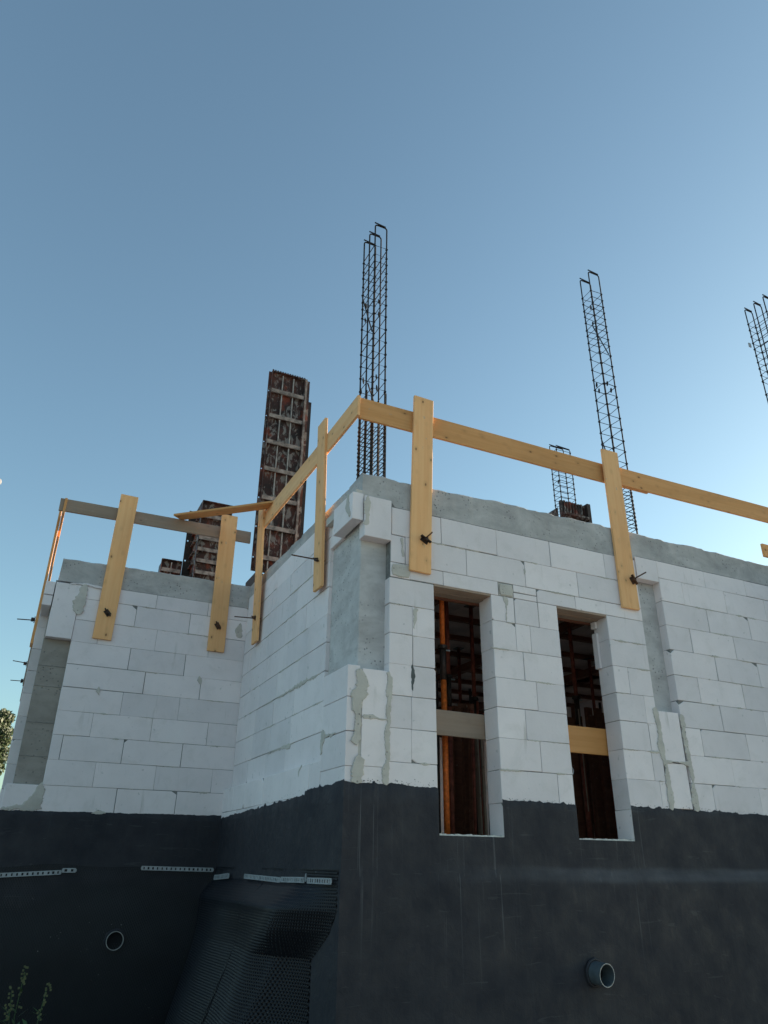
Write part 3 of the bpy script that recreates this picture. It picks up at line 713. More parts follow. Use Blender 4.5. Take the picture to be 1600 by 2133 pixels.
# front wall posts
a = atY(863, 829, -t); b_ = atY(902, 838, -t); c = atY(853, 1192, -t); d_ = atY(899, 1198, -t)
post("tall pale board bolted left of the first window opening", ((a.x+b_.x)/2+.005, -t/2-.003, 3.36), ((c.x+d_.x)/2, -t/2-.003, 1.56), .205, t, (1, 0, 0), WOOD, (0.672, -t-.004, 1.865), (0, -1, 0), 1, L=.14)
a = atY(1255, 938, -t); b_ = atY(1286, 947, -t); c = atY(1297, 1267, -t); d_ = atY(1334, 1274, -t)
post("tall board bolted above the right edge of the second window opening", ((a.x+b_.x)/2, -t/2-.003, 3.375), ((c.x+d_.x)/2, -t/2-.003, 1.588), .215, t, (1, 0, 0), WOOD, (3.035, -t-.004, 1.89), (0, -1, 0), 2, L=.19)
# side wall posts
post("narrow-looking board bolted to the side wall nearest the house corner", (-t/2-.002, .83, 3.37), (-t/2+.05, .845, 1.585), .205, t, (0, 1, 0), WOOD, (-.028+.05, .84, 1.87), (-1, 0, 0), 3, L=.27)
post("board bolted to the side wall nearest the inner corner", (-t/2-.002, 2.86, 3.285), (-t/2+.05, 2.86, 1.575), .205, t, (0, 1, 0), WOOD, (-.028+.05, 2.86, 1.87), (-1, 0, 0), 4, L=.25)
# rear wall posts
post("leftmost board bolted to the rear wall beside the recessed column", (-1.53, D-t/2-.003, 3.365), (-1.56, D-t/2-.003, 1.555), .205, t, (1, 0, 0), WOOD, (-1.55, D-t-.004, 1.86), (0, -1, 0), 5, L=.05)
post("board bolted to the rear wall left of the tall rusty formwork", (-.278, D-t/2-.003, 3.365), (-.270, D-t/2-.003, 1.575), .205, t, (1, 0, 0), WOOD, (-.281, D-t-.004, 1.885), (0, -1, 0), 6, L=.03)
# west flank posts
for i, (y, lab) in enumerate(((4.13, "nearest board on the west flank seen edge-on with its rod poking left"), (6.5, "second board along the west flank mostly hidden by the nearest one"), (7.75, "farthest board on the west flank with only its rod showing"))):
    zt_ = 3.37 if i == 0 else 2.2
    post(lab, (-2.262, y, zt_), (-2.262, y, 1.56), .20, t, (0, 1, 0), WOODG if i else WOOD2, (-2.28, y-.02, 1.86), (-1, 0, 0), 7+i, L=.19)

def rail(label, p0, p1, w, mat, up=(0, 0, 1), tt=0.028):
    o = plank("guardrail_board", p0, p1, w, tt, up, mat, warp=0.003)
    return tag(o, label, "guardrail", "horizontal guardrail boards")
rail("tan rail board along the front wall from the corner past the second post", (.034, .017, 3.080), (3.52, .050, 3.122), .222, WOOD2)
q1 = atY(1600, 1058, .01); q2 = atY(1600, 1089, .01); q3 = atY(1295, 976, .01); q4 = atY(1299, 1012, .01)
zl = (q3.z+q4.z)/2; zr_ = (q1.z+q2.z)/2; sl_ = (zr_-zl)/(q1.x-q3.x)
rail("knotty rail board continuing right of the second front post out of view", (2.93, .012, zl - sl_*(q3.x-2.93)), (7.2, .012, zr_ + sl_*(7.2-q1.x)), .212, WOOD2)
rail("rail board sloping away along the side wall from the house corner", (.016, -.030, 3.078), (.016, 2.82, 3.095), .215, WOOD)
rail("weathered grey rail board along the rear wall", (-2.285, D+.017, 3.100), (.03, D+.017, 3.125), .158, WOODG)
rail("rail board along the west flank seen almost end-on", (-2.228, D-.01, 3.085), (-2.228, 9.0, 3.085), .20, WOOD2)
# short plank end at the right edge of the picture
q = atY(1588, 1146, -.06)
rail("cut end of a low rail board at the right edge above the ring beam", (q.x, -.06, q.z), (q.x+1.6, -.06, q.z), .16, WOOD2)
# diagonal plank lying flat between rear rail and side rail
o = plank("brace_board", (-.93, D-.02, 3.205), (.075, 2.50, 3.200), .18, .026, (1, .9, 0.12), WOOD2, warp=.002)
tag(o, "thin plank laid diagonally from the grey rear rail to the side rail", "plank")
# boards across the windows
q = atY(905, 1501, .22); q2 = atY(1011, 1517, .22)
o = plank("window_barrier_board", (.765, .225, .372), (1.45, .225, .363), .205, .025, (0, 0, 1), WOODG); tag(o, "weathered grey board nailed across the first window opening", "board", "boards across the window openings")
o = plank("window_barrier_board", (2.10, .225, .338), (2.77, .225, .336), .235, .025, (0, 0, 1), WOODP); tag(o, "smooth orange-yellow board across the second window opening", "board", "boards across the window openings")

# ------------------------------------------------------------------ rebar cages
def cage(label, xs, ys, ztop, zs_ring, bars_bottom, rl=0.0080, rs=0.0042, lap=True, lean=(0, 0), spacers=(), diag=(), group="rebar cages rising from the columns", hook=-1):
    x0, x1 = xs; base = Vector(((x0+x1)/2, (ys[0]+ys[-1])/2, bars_bottom))
    e = empty("rebar_cage", label, "rebar cage", tuple(base), group)
    def Lz_(x, y, z): s = (z-bars_bottom); return (x+lean[0]*s, y+lean[1]*s, z)
    for k, y in enumerate(ys):
        zt = ztop[k]; r = .03; pts = [Lz_(x0, y, bars_bottom)]
        pts += [Lz_(x0, y, bars_bottom+(zt-r-bars_bottom)*i/6) for i in range(1, 7)]
        for i in range(1, 5): an = math.pi/2*i/4; pts.append(Lz_(x0+r-r*math.cos(an), y, zt-r+r*math.sin(an)))
        for i in range(0, 5): an = math.pi/2*i/4; pts.append(Lz_(x1-r+r*math.sin(an), y, zt-r+r*math.cos(an)))
        pts += [Lz_(x1, y, zt-r-(zt-r-bars_bottom)*i/6) for i in range(1, 7)]
        child(MB().tube(pts, rl, 6).obj("looped_bar", REBAR, smooth=True), e)
        child(MB().tube([Lz_(x0-.012 if hook < 0 else x0+.03, y-.013, zt+.012), Lz_(x1-.02, y-.012, zt+.001)], rl, 6).obj("hook_end", REBAR), e)
        if lap:
            for x in (x0, x1):
                child(MB().tube([Lz_(x+.013, y+.008, bars_bottom), Lz_(x+.013, y+.008, 3.45+random.uniform(-.25, .1))], rl*1.1, 6).obj("starter_bar", REBAR), e)
    m = .008
    for z in zs_ring:
        tz = [random.uniform(-.012, .012) for _ in range(4)]
        p = [Lz_(x0-m, ys[0]-m, z+tz[0]), Lz_(x1+m, ys[0]-m, z+tz[1]), Lz_(x1+m, ys[-1]+m, z+tz[2]), Lz_(x0-m, ys[-1]+m, z+tz[3])]
        rr = rs*random.choice([1, 1, 1.3])
        child(MB().tube(p, rr, 5, closed=True).obj("stirrup", REBAR), e)
    kn = MB()
    for z in zs_ring:
        for x, y in ((x0, ys[0]), (x1, ys[0]), (x0, ys[-1]), (x1, ys[-1])):
            q = Vector(Lz_(x, y, z)); kn.obox(q, Vector((.010, 0, 0)), Vector((0, .010, 0)), Vector((0, 0, .008)))
    k_ = kn.obj("wire_ties", REBAR); k_['kind'] = 'stuff'; child(k_, e)
    for (sp, rad) in spacers:
        sp = Vector(sp); w = MB(); n = 14; ax = Vector((.86, -.5, .05)).normalized()
        a = ax.cross(Vector((0, 0, 1))).normalized(); b = ax.cross(a)
        ring = [sp + (a*math.cos(2*math.pi*i/n)+b*math.sin(2*math.pi*i/n))*rad for i in range(n)]
        w.tube(ring, .005, 5, closed=True)
        for i in range(0, n, 2): w.tube([sp, ring[i]], .0035, 4)
        w.tube([sp-ax*.008, sp+ax*.008], rad*.62, 10)
        child(w.obj("wheel_spacer", SPACER_AND_SHADE), e)
    for p0, p1 in diag:
        child(MB().tube([p0, p1], rl*.9, 6).obj("diagonal_bar", REBAR), e)
    return e
def zAt(px, py, x, y):    # height on the vertical line (x,y) seen at picture row py
    lo, hi = -2, 12
    for _ in range(40):
        m = (lo+hi)/2; d = Vector((x, y, m))-CAM; yy = 1066.5-FPX*d.dot(_u)/d.dot(_f)
        if yy > py: lo = m
        else: hi = m
    return lo
rows = [521, 540, 553.5, 571, 588, 603, 618, 637, 661, 687, 714, 739, 764, 792, 817, 845] + [868+9.0*i for i in range(14)]
ringz = [zAt(0, r, .362, .15) for r in rows]
sp1 = [(atY(763, 637, .2), .026), (atY(789, 655, .14), .026), (atY(789, 628, .3), .022), (atY(761, 667, .3), .022),
       (atY(757, 793, .2), .030), (atY(785, 809, .14), .030), (atY(784, 785, .3), .022), (atY(752, 815, .3), .026)]
cage("tallest rebar cage of three loops at the near house corner", (.222, .360), (.15, .295, .44), (5.585, 5.59, 5.60), ringz, 2.2, spacers=sp1,
     diag=[(atY(754, 615, .44), atY(775, 690, .14)), (atY(766, 798, .14), atY(779, 838, .30))])
rows2 = [614, 627, 641, 653, 666, 681, 693, 708, 722, 742, 764, 785, 806, 828, 849, 872, 896, 919, 942, 966] + [985+8.4*i for i in range(15)]
ring2 = [zAt(0, r, 3.385, .15) for r in rows2]
sp2 = [(atY(1243, 802, .15), .026), (atY(1265, 799, .15), .026), (atY(1248, 814, .3), .026), (atY(1273, 813, .15), .026), (atY(1231, 641, .2), .022), (atY(1235, 674, .2), .022)]
cage("rebar cage of two loops rising behind the second front post", (3.215, 3.383), (.15, .31), (6.175, 6.17), ring2, 2.3, spacers=sp2,
     diag=[(atY(1235, 680, .31), atY(1268, 738, .15)), (atY(1252, 912, .31), atY(1262, 940, .15))])
ring3 = [4.2+.2*i for i in range(5)] + [5.1+.105*i for i in range(9)]
e3 = cage("rebar cage cut by the right picture edge", (5.61, 5.755), (-.50, -.355, -.21), (6.2, 6.2, 6.2), ring3, 2.38, lap=False)
child(MB().obox(atY(1562, 719, -.21), Vector((.02, 0, 0)), Vector((0, .006, 0)), Vector((0, 0, .032))).obj("paper_tag", STRIP), e3)
ring4 = [4.3+.095*i for i in range(13)]
cage("small distant rebar cage rising out of the low formwork box", (4.80, 5.08), (2.97, 3.13), (5.50, 5.60), ring4, 2.4, rl=.008, rs=.0045, lap=False, spacers=[(atY(1163, 1004, 3.0), .03)])

# ------------------------------------------------------------------ steel column formwork
def form_panel(parent, x0, x1, y, z0, z1, ribs, nv=2, name="formwork_panel", d=0.055, left_holes=True):
    o = MB().box(x0, x1, y, y+0.004, z0, z1).obj(name, FORM, parent if False else None); child(o, parent)
    fr = MB(); t_ = .008
    fr.box(x0-t_, x0-.0005, y-d, y+.006, z0, z1); fr.box(x1+.0005, x1+t_, y-d, y+.006, z0, z1); fr.box(x0, x1, y-d, y-.0005, z0-.0005, z0+t_); fr.box(x0, x1, y-d, y-.0005, z1-t_, z1+.0005)
    child(fr.obj("panel_frame", FORM), parent)
    ribs = sorted(ribs); zz = [z0]+ribs+[z1]
    for z in ribs:
        child(MB().box(x0+.001, x1-.001, y-d*.85, y-.001, z-.012, z+.012).box(x0+.001, x1-.001, y-d*.9, y-d*.86, z-.03, z+.03).obj("cross_rib", FRIB), parent)
    for za, zb in zip(zz[:-1], zz[1:]):
        for i in range(nv):
            x = x0+(x1-x0)*(i+1)/(nv+1)
            child(MB().box(x-.006, x+.006, y-d*.6, y-.001, za+.034, zb-.034).obj("upright_rib", FRIB2), parent)
    return o
F1 = empty("column_formwork", "tall rusty steel column formwork standing at the inner corner", "formwork", (.37, D, 2.45), "steel column formwork")
y1 = D-.01
ribs = [zAt(0, r, .12, y1) for r in (815, 867, 921, 977, 1037, 1097, 1161)]
form_panel(F1, .108, .60, y1, 2.67, 5.765, ribs)
# perforated left flange: sky shows through its holes
fl = MB()
hz = sorted([z_ for z_ in ribs])
edges = [2.67] + hz + [5.765]
prev = 2.67
for z_ in hz + [None]:
    top_ = (z_-.010) if z_ else 5.765
    fl.box(.062, .099, y1-.004, y1+.002, prev, top_)
    if z_:
        fl.box(.062, .071, y1-.004, y1+.002, top_, z_+.010); fl.box(.088, .099, y1-.004, y1+.002, top_, z_+.010); prev = z_+.010
child(fl.obj("edge_flange", FORM), F1)
child(MB().box(.612, .640, y1-.05, y1-.0, 2.46, 5.77).obj("edge_profile", FRIB), F1)
child(MB().box(.646, .690, y1-.012, y1+.30, 2.46, 5.77).obj("side_panel", FORM), F1)
child(MB().box(.694, .735, y1-.005, y1+.30, 2.46, 5.42).obj("side_profile", DARKST), F1)
child(MB().box(.13, .60, y1+.02, y1+.45, 2.46, 2.66).obj("foot_panel", DARKST), F1)
tp = MB()
for i in range(14): x = .10+i*.037; tp.box(x, x+.022, y1-.052, y1-.044, 5.768, 5.784)
child(tp.obj("toothed_top_edge", DARKST), F1)
child(MB().box(.40, .60, y1+.42, y1+.426, 2.67, 5.60).obj("rear_panel", FORM), F1)

y2 = 5.6
F2 = empty("column_formwork", "short crusted steel formwork box behind the rear wall, peak above the beam", "formwork", (0, y2, 2.4), "steel column formwork")
pk = atY(423, 1044, y2); tr = atY(476, 1059, y2); lo = atY(405, 1202, y2)
zt2 = pk.z
ribs2 = [2.75+.19*i for i in range(9)]
form_panel(F2, pk.x, tr.x+.05, y2, 2.41, zt2, [z for z in ribs2 if z < zt2-.08], nv=0)
sp_ = MB(); sp_.box(pk.x-.016, pk.x-.010, y2, y2+.55, 2.41, zt2-.02)
for i in range(10):
    z = 2.5+.19*i
    if z < zt2-.05: sp_.box(pk.x-.055, pk.x-.017, y2+.02, y2+.53, z, z+.02)
child(sp_.obj("side_panel", FORM), F2)
lf = MB(); xL2 = atY(377, 1198, y2+.3).x; xR2 = atY(398, 1198, y2+.3).x; ztl = atY(392, 1063, y2+.3).z
prev = 2.41
for zr in [zAt(0, 1128, xL2+.1, y2+.3), zAt(0, 1169, xL2+.1, y2+.3)][::-1]:
    lf.box(xL2, xR2, y2+.30, y2+.306, prev, zr-.012)
    w_ = (xR2-xL2)/7
    for i in range(4): lf.box(xL2+w_*2*i, xL2+w_*(2*i+1), y2+.30, y2+.306, zr-.012, zr+.012)
    prev = zr+.012
lf.box(xL2, xR2, y2+.30, y2+.306, prev, ztl)
child(lf.obj("rear_flange", DARKST), F2)
q1_ = atY(338, 1165, y2+.2); q2_ = atY(378, 1169, y2+.2)
F3 = empty("formwork_box", "low steel formwork box left of the crusted formwork behind the rear wall", "formwork", (q1_.x, y2+.2, 2.4), "steel column formwork")
form_panel(F3, q1_.x, q2_.x, y2+.2, 2.41, q1_.z, [q1_.z-.17, q1_.z-.5], nv=1)
child(MB().box(q1_.x, q2_.x, y2+.25, y2+.45, 2.41, q1_.z-.03).obj("box_body", DARKST), F3)
# small one to the right with the distant cage
xa = atY(1166, 1042, 2.9).x; xb = atY(1219, 1052, 2.9).x; zt4 = atY(1166, 1042, 2.9).z
F4 = empty("formwork_box", "dark corrugated formwork box peeping over the front ring beam", "formwork", (xa, 2.9, 2.4), "steel column formwork")
f4 = MB()
for i in range(9):
    w_ = (xb-xa)/9; f4.box(xa+w_*i, xa+w_*(i+.62), 2.88, 2.93, 2.41, zt4+.008*(i % 2)); f4.box(xa+w_*(i+.62), xa+w_*(i+1), 2.90, 2.93, 2.41, zt4-.03)
child(f4.obj("corrugated_panel", FORM), F4)
child(MB().box(xa, xb, 2.80, 2.875, zt4-.27, zt4-.235).obj("cross_rib", FORM), F4)
child(MB().box(xb-.035, xb+.03, 2.82, 3.30, 2.41, zt4+.01).obj("edge_profile", DARKST), F4)
sp_ = MB(); sp_.hexa([(xa-.16, 2.95, 2.41), (xa-.01, 2.95, 2.41), (xa-.01, 3.25, 2.41), (xa-.16, 3.25, 2.41), (xa-.16, 2.95, zt4-.24), (xa-.01, 2.95, zt4-.10), (xa-.01, 3.25, zt4-.10), (xa-.16, 3.25, zt4-.24)])
child(sp_.obj("side_panel", FORM), F4)

# ------------------------------------------------------------------ inside: shoring
CEIL = empty("slab_formwork", "brown plywood slab formwork on timber beams inside the house", "formwork", (3, 3, 2.0))
yy = 0.30; k = 0
while yy < 11.3:
    for xx in (.40, 2.4, 4.4, 6.0):
        child(MB().box(xx+.003, min(xx+1.994, 7.48), yy+.003, yy+.744, 2.170, 2.212).obj("plywood_panel", PLY), CEIL)
    child(MB().box(.40, 7.45, yy-.0325+.002, yy+.0325, 2.105, 2.168).obj("joist", WOODD), CEIL); yy += .75
for xx in (1.75, 3.75, 5.6): child(MB().box(xx, xx+.08, .28, 11.8, 1.99, 2.103).obj("main_beam", WOODD), CEIL)

def prop(label, x, y, zt, m0, m1, r=.026, zc=1.0, group="steel shoring props inside the house"):
    e = empty("shoring_prop", label, "prop", (x, y, -.858), group)
    def C(o): o.parent = e
    C(MB().tube([(0, 0, .01), (0, 0, zc+.858-.30)], r, 12).obj("outer_tube", m0, smooth=True))
    C(MB().tube([(0, 0, zc+.858-.30), (0, 0, zc+.858)], r*1.12, 12).obj("threaded_sleeve", DARKST, smooth=True))
    C(MB().tube([(0, 0, zc+.858), (0, 0, zt+.858)], r*.9, 12).obj("inner_tube", m1, smooth=True))
    C(MB().tube([(0, 0, zc+.858-.02), (0, 0, zc+.858+.01)], r*1.75, 10).obj("collar_nut", DARKST))
    C(MB().tube([(-.02, 0, zc+.83), (.075, 0, zc+.83)], .007, 6).obj("handle", STRIP))
    C(MB().box(-.06, .06, -.06, .06, 0, .01).obj("base_plate", DARKST)); C(MB().box(-.06, .06, -.06, .06, zt+.849, zt+.857).obj("head_plate", DARKST))
    return e
P0 = prop("bright orange prop standing just inside the first window opening", 1.0, .42, 2.09, PROPO, PROPO, zc=zAt(0, 1345, 1.02, .42))
q = atY(926, 1500, .42); P0.location.x = q.x
proto = prop("red-brown prop seen in the first window opening", atY(984, 1350, 1.9).x, 1.9, 2.09, PROPR, PROPR)
def cp(label, x, y):
    c_ = copy_tree(proto); c_.location = (x, y, -.858); c_['label'] = label; return c_
cp("thin dark prop farther back in the first window opening", atY(958, 1430, 3.6).x, 3.6)
cp("dark prop behind the left part of the second window opening", atY(1190, 1350, 1.3).x, 1.3)
cp("dark prop far back in the second window opening", atY(1232, 1420, 3.2).x, 3.2)
cp("red-brown prop against the left jamb low in the first opening", atY(940, 1640, 1.1).x, 1.1)
# planks and tubes leaning upright, one by one
STK = [("timber", 0.0)]
def upright(kind, px, y, w, zt, lean, i):
    x = atY(px, 1640, y).x
    m = {'t': WOODD, 'r': PROPR, 's': DARKST, 'g': WOODG}[kind]
    if kind in 'tg': o = MB().box(-w/2, w/2, -.02, .02, 0, zt+.858).obj("upright_plank", m)
    else: o = MB().tube([(0, 0, 0), (0, 0, zt+.858)], w/2, 10).obj("upright_tube", m, smooth=True)
    o.location = (x, y, -.858); o.rotation_euler = (0.02*random.uniform(-1, 1), lean, random.uniform(-.5, .5)); return o
lst1 = [('s', 908, .9, .035, .9), ('s', 914, .8, .022, .75), ('t', 948, 1.5, .12, .8), ('t', 961, 1.6, .09, .85), ('t', 971, 1.35, .07, .75), ('t', 981, 1.25, .06, .78),
        ('r', 986, 1.1, .03, .7), ('s', 993, 1.3, .03, .95), ('g', 998, 1.2, .022, .5), ('r', 1003, 1.35, .028, .85), ('g', 1009, 1.05, .02, .6), ('s', 1015, 1.2, .03, .9), ('r', 935, 1.2, .03, .9), ('t', 975, 1.9, .14, .7), ('t', 955, 1.95, .16, .75), ('t', 1000, 2.0, .16, .8)]
names = {'s': "black steel tube", 't': "dark red-brown plank", 'r': "red-brown tube", 'g': "pale thin lath"}
lst_n = []; ORD = 'first second third fourth fifth sixth seventh eighth ninth tenth eleventh twelfth thirteenth fourteenth fifteenth sixteenth'.split()
for i, (k, px, y, w, zt) in enumerate(lst1):
    o = upright(k, px, y, w, zt, random.uniform(-.02, .03), i)
    lst_n.append((px, o, names[k], k))
lst_n.sort(key=lambda q: q[0])
for i, (px, o, nm, k) in enumerate(lst_n):
    tag(o, "%s in the first window opening, %s upright from its left jamb" % (nm, ORD[i]), "tube" if k in 'sr' else "plank", "uprights stacked in the first window opening")
for i in range(16):
    px = 1199+i*5.4; k = 'tttrtsrt'[i % 8]
    o = upright(k, px, 1.5+.25*(i % 4), .10 if k == 't' else .03, 1.0+random.uniform(-.2, .1), random.uniform(-.02, .02), i)
    tag(o, "%s in the second window opening, %s upright from its left jamb" % (names[k], ORD[i]), "tube" if k in 'sr' else "plank", "uprights stacked in the second window opening")
o = MB().box(0, .02, 0, .02, 0, 1).obj("upright_lath", WOODG); o.location = (atY(1207, 1500, 1.0).x, 1.0, -.2); o.scale = (.4, .4, 1.0)
tag(o, "very thin pale lath standing in the second window opening", "lath")
# wire hook at the left jamb of the second opening
q = atY(1197, 1607, .05)
n = 10; pts = [(2.10+.018*math.sin(math.pi*i/n)*1.0, .03, q.z+.028*math.cos(math.pi*i/n)) for i in range(n+1)]
tag(MB().tube(pts, .0035, 6).obj("wire_hook", STRIP, smooth=True), "small bent wire hook on the left jamb of the second opening", "hook")
# rebate strip in the right jamb of the second opening
jb = MB(); jb.box(2.640, 2.668, .14, .20, 1.0, 1.34); jb.box(2.640, 2.668, .14, .20, 1.39, 1.455)
tag(jb.obj("jamb_batten", AAC, HOUSE), None, None)

# ------------------------------------------------------------------ dimpled membranes
def membrane(name, label, fn, na, nz, parent=None, grid=None, maskfn=None):
    A, Z = np.meshgrid(np.linspace(0, 1, na), np.linspace(0, 1, nz), indexing='ij')
    V = fn(A, Z)
    v = V.reshape(-1, 3); idx = np.arange(na*nz).reshape(na, nz)
    f = np.stack([idx[:-1, :-1], idx[1:, :-1], idx[1:, 1:], idx[:-1, 1:]], -1).reshape(-1, 4)
    me = bpy.data.meshes.new(name); me.vertices.add(len(v)); me.vertices.foreach_set('co', v.astype(np.float32).ravel())
    me.loops.add(f.size); me.loops.foreach_set('vertex_index', f.ravel().astype(np.int32))
    me.polygons.add(len(f)); me.polygons.foreach_set('loop_start', np.arange(0, f.size, 4, dtype=np.int32)); me.polygons.foreach_set('loop_total', np.full(len(f), 4, dtype=np.int32))
    me.polygons.foreach_set('use_smooth', np.ones(len(f), dtype=bool)); me.materials.append(MEMB); me.update(calc_edges=True); me.validate()
    return link(name, me, parent)
def ss(x, a, b):
    t_ = np.clip((x-a)/(b-a), 0, 1); return t_*t_*(3-2*t_)
def dimples(a, z, pitch=0.023, amp=0.0085):
    h = pitch*0.87
    g = np.cos(2*np.pi*a/pitch)*np.cos(np.pi*z/h)
    return amp*np.clip(g*1.3+.1, -1, 1)
ZT, ZB = -.735, -2.42
def fn_side(A, Z):
    # right (near) edge runs slanting: it hangs free of the wall and is cut back below
    z = ZT + (ZB-ZT)*Z
    ynear = np.interp(z, [-2.5, -1.316, -1.264, -1.131, -.995, -.735], [.46, .46, .37, .144, .025, .025])
    y = ynear + (D-.02-ynear)*A
    Bz = .22*ss(-z, .81, 1.02) + .26*ss(-z, 1.0, 2.4)
    g = ss(y-ynear, -.02, .60)*(1 - .30*ss(y, 3.1, 3.44)) + .02
    fold = .022*np.sin(y*4.2+z*1.6)*ss(-z, .9, 1.3)*ss(y-ynear, .3, .8) + .035*np.exp(-((y-.66-(-z-1.0)*.30)/.06)**2)*ss(-z, .92, 1.2)
    # lapped seam with a dark step
    ys = 1.72 - .10*ss(-z, .78, .95) + .10*(-z-1.0)
    ys = ys + .25*ss(-z, 1.0, 2.2)
    wd = .012 + .030*ss(-z, 1.1, 2.0)
    seam = .02*ss(y, ys-.004, ys+.004)*ss(-z, .8, 1.0) + .09*np.exp(-((y-ys)/wd)**2)*ss(-z, .80, .95)
    near = 1-ss(y-ynear, .45, .95)
    strength = .12 + .88*near + .15*ss(-z, 1.02, 1.1)
    x = -.012 - Bz*g - fold + seam - dimples(y, z)*strength
    return np.stack([x, y, z], -1)
MS = membrane("dimpled_membrane", "", fn_side, 900, 420)
tag(MS, "black dimpled drainage membrane draped down the side wall base", "membrane")
def fn_rear(A, Z):
    x = -2.25 + (2.25-.03)*A
    zt = -.745 + .012*np.sin(x*3.1) + .01*np.sin(x*7.3+1)
    z = zt + (ZB-zt)*Z
    # sags away from the inner corner, showing a dark hollow
    out = .012 + .05*ss(-z, .85, 1.6) + .015*np.sin(x*3.3+z*1.5)*ss(-z, .8, 1.2)
    y = D - out - dimples(x, z)*.5
    return np.stack([x, y, z], -1)
MR = membrane("dimpled_membrane", "", fn_rear, 420, 240)
tag(MR, "black dimpled drainage membrane hanging on the rear wall base", "membrane")

def fix_strip(label, p0, p1, outdir, h=.020, t_=.004, pitch=.022, holes=True):
    """perforated fixing strip, slots left open"""
    p0 = Vector(p0); p1 = Vector(p1); L = (p1-p0).length; ax = (p1-p0)/L; o_ = Vector(outdir); up = Vector((0, 0, 1))
    mb = MB(); c = (p0+p1)/2
    for s in (-1, 1): mb.obox(c + up*s*h*.78, ax*(L/2), up*h*.22, o_*t_/2)
    n = max(2, int(L/.045))
    for i in range(n+1):
        q = p0 + ax*(L*i/n); w = min(.014, L/2)
        mb.obox(q + (ax*w*.5 if i == 0 else -ax*w*.5 if i == n else Vector((0, 0, 0))), ax*w*random.uniform(.8, 1.25), up*h*.56, o_*t_/2*.98)
    ob = mb.obj("fixing_strip", STRIP); tag(ob, label, "fixing strip", "perforated strips pinning the membranes"); return ob
def bS(px, py): return atY(px, py, D-.03)
fix_strip("long perforated strip at the far left on the rear membrane", bS(-60, 1826), bS(127, 1817), (0, -1, 0))
fix_strip("short stub of strip overlapping the far left strip's right end", bS(130, 1813) , bS(158, 1813), (0, -1, 0))
fix_strip("long perforated strip on the rear membrane next to the inner corner", bS(295, 1808), bS(444, 1812), (0, -1, 0))
def lS(px, py): return atX(px, py, -.050)
fix_strip("short dull strip right after the inner corner", lS(446, 1828), lS(477, 1824), (-1, 0, 0), h=.024)
fix_strip("leftmost tilted piece of strip on the side membrane", lS(509, 1825), lS(583, 1833), (-1, 0, 0))
fix_strip("middle piece of strip on the side membrane", lS(585, 1832), lS(634, 1833), (-1, 0, 0))
fix_strip("rightmost piece of strip near the free edge of the side membrane", lS(640, 1834), lS(690, 1836), (-1, 0, 0))
q = lS(637, 1828)
tag(MB().hexa([tuple(q+Vector(w)) for w in ((-.004, .02, -.03), (-.002, .02, -.03), (-.002, -.01, -.012), (-.004, -.01, -.012), (-.014, .03, .012), (-.012, .03, .012), (-.012, .01, .03), (-.014, .01, .03))]) or
    None, None, None) if False else None
tw = MB(); tw.obox(q, Vector((.001, .012, -.006)), Vector((0, .006, .024)), Vector((.002, 0, 0)))
tag(tw.obj("bent_strip_end", STRIP), "small bent-up strip end between the side membrane strips", "fixing strip")

# ------------------------------------------------------------------ drain pipes
def pipe(label, c, out, r, L, wall=.006, drip=False):
    c = Vector(c); out = Vector(out).normalized(); a = out.cross(Vector((0, 0, 1))).normalized(); b = a.cross(out)
    e = empty("drain_pipe", label, "pipe", tuple(c), "drain pipe stubs through the base wall"); n = 40
    mb = MB()
    def ring(s, rr): base = len(mb.v); mb.v += [tuple(c + out*s + (a*math.cos(2*math.pi*i/n)+b*math.sin(2*math.pi*i/n))*rr) for i in range(n)]; return base
    def con(p, q, mi=0):
        for i in range(n): mb.f.append((p+i, p+(i+1) % n, q+(i+1) % n, q+i)); mb.m.append(mi)
    r0 = ring(-.05, r); r1 = ring(L, r); r2 = ring(L, r-wall); r3 = ring(-.4, r-wall)
    con(r0, r1); con(r1, r2, 1); con(r2, r3); r4 = ring(.012 if drip else -.02+.03, r-wall); mb.f.append(tuple(r4+i for i in range(n))); mb.m.append(2)  # black end disc paints in the darkness of a deep pipe
    o = mb.obj("pipe_stub", [PIPE, PIPER, SPACER_AND_SHADE], smooth=False); child(o, e)
    m2 = MB(); an = [(2*math.pi*i/20) for i in range(20)]
    ringp = [c + out*.004 + (a*math.cos(t_)+b*math.sin(t_))*(r+.006+random.uniform(0, .008)) for t_ in an]
    m2.tube(ringp, .012, 6, closed=True); child(m2.obj("sealing_collar", TAR if not drip else PIPE, smooth=True), e)
    return e
qa = atY(1240, 2026, -.045)
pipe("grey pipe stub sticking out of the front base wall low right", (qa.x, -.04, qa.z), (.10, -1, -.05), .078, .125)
qb = atY(238, 1959, D-.06)
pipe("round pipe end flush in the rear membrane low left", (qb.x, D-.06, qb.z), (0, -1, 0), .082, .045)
# shade inside each pipe mouth is painted by the stub's black disc
for (x, y, z) in ((qa.x, .02, qa.z), (qb.x, D+.01, qb.z)):
    pass

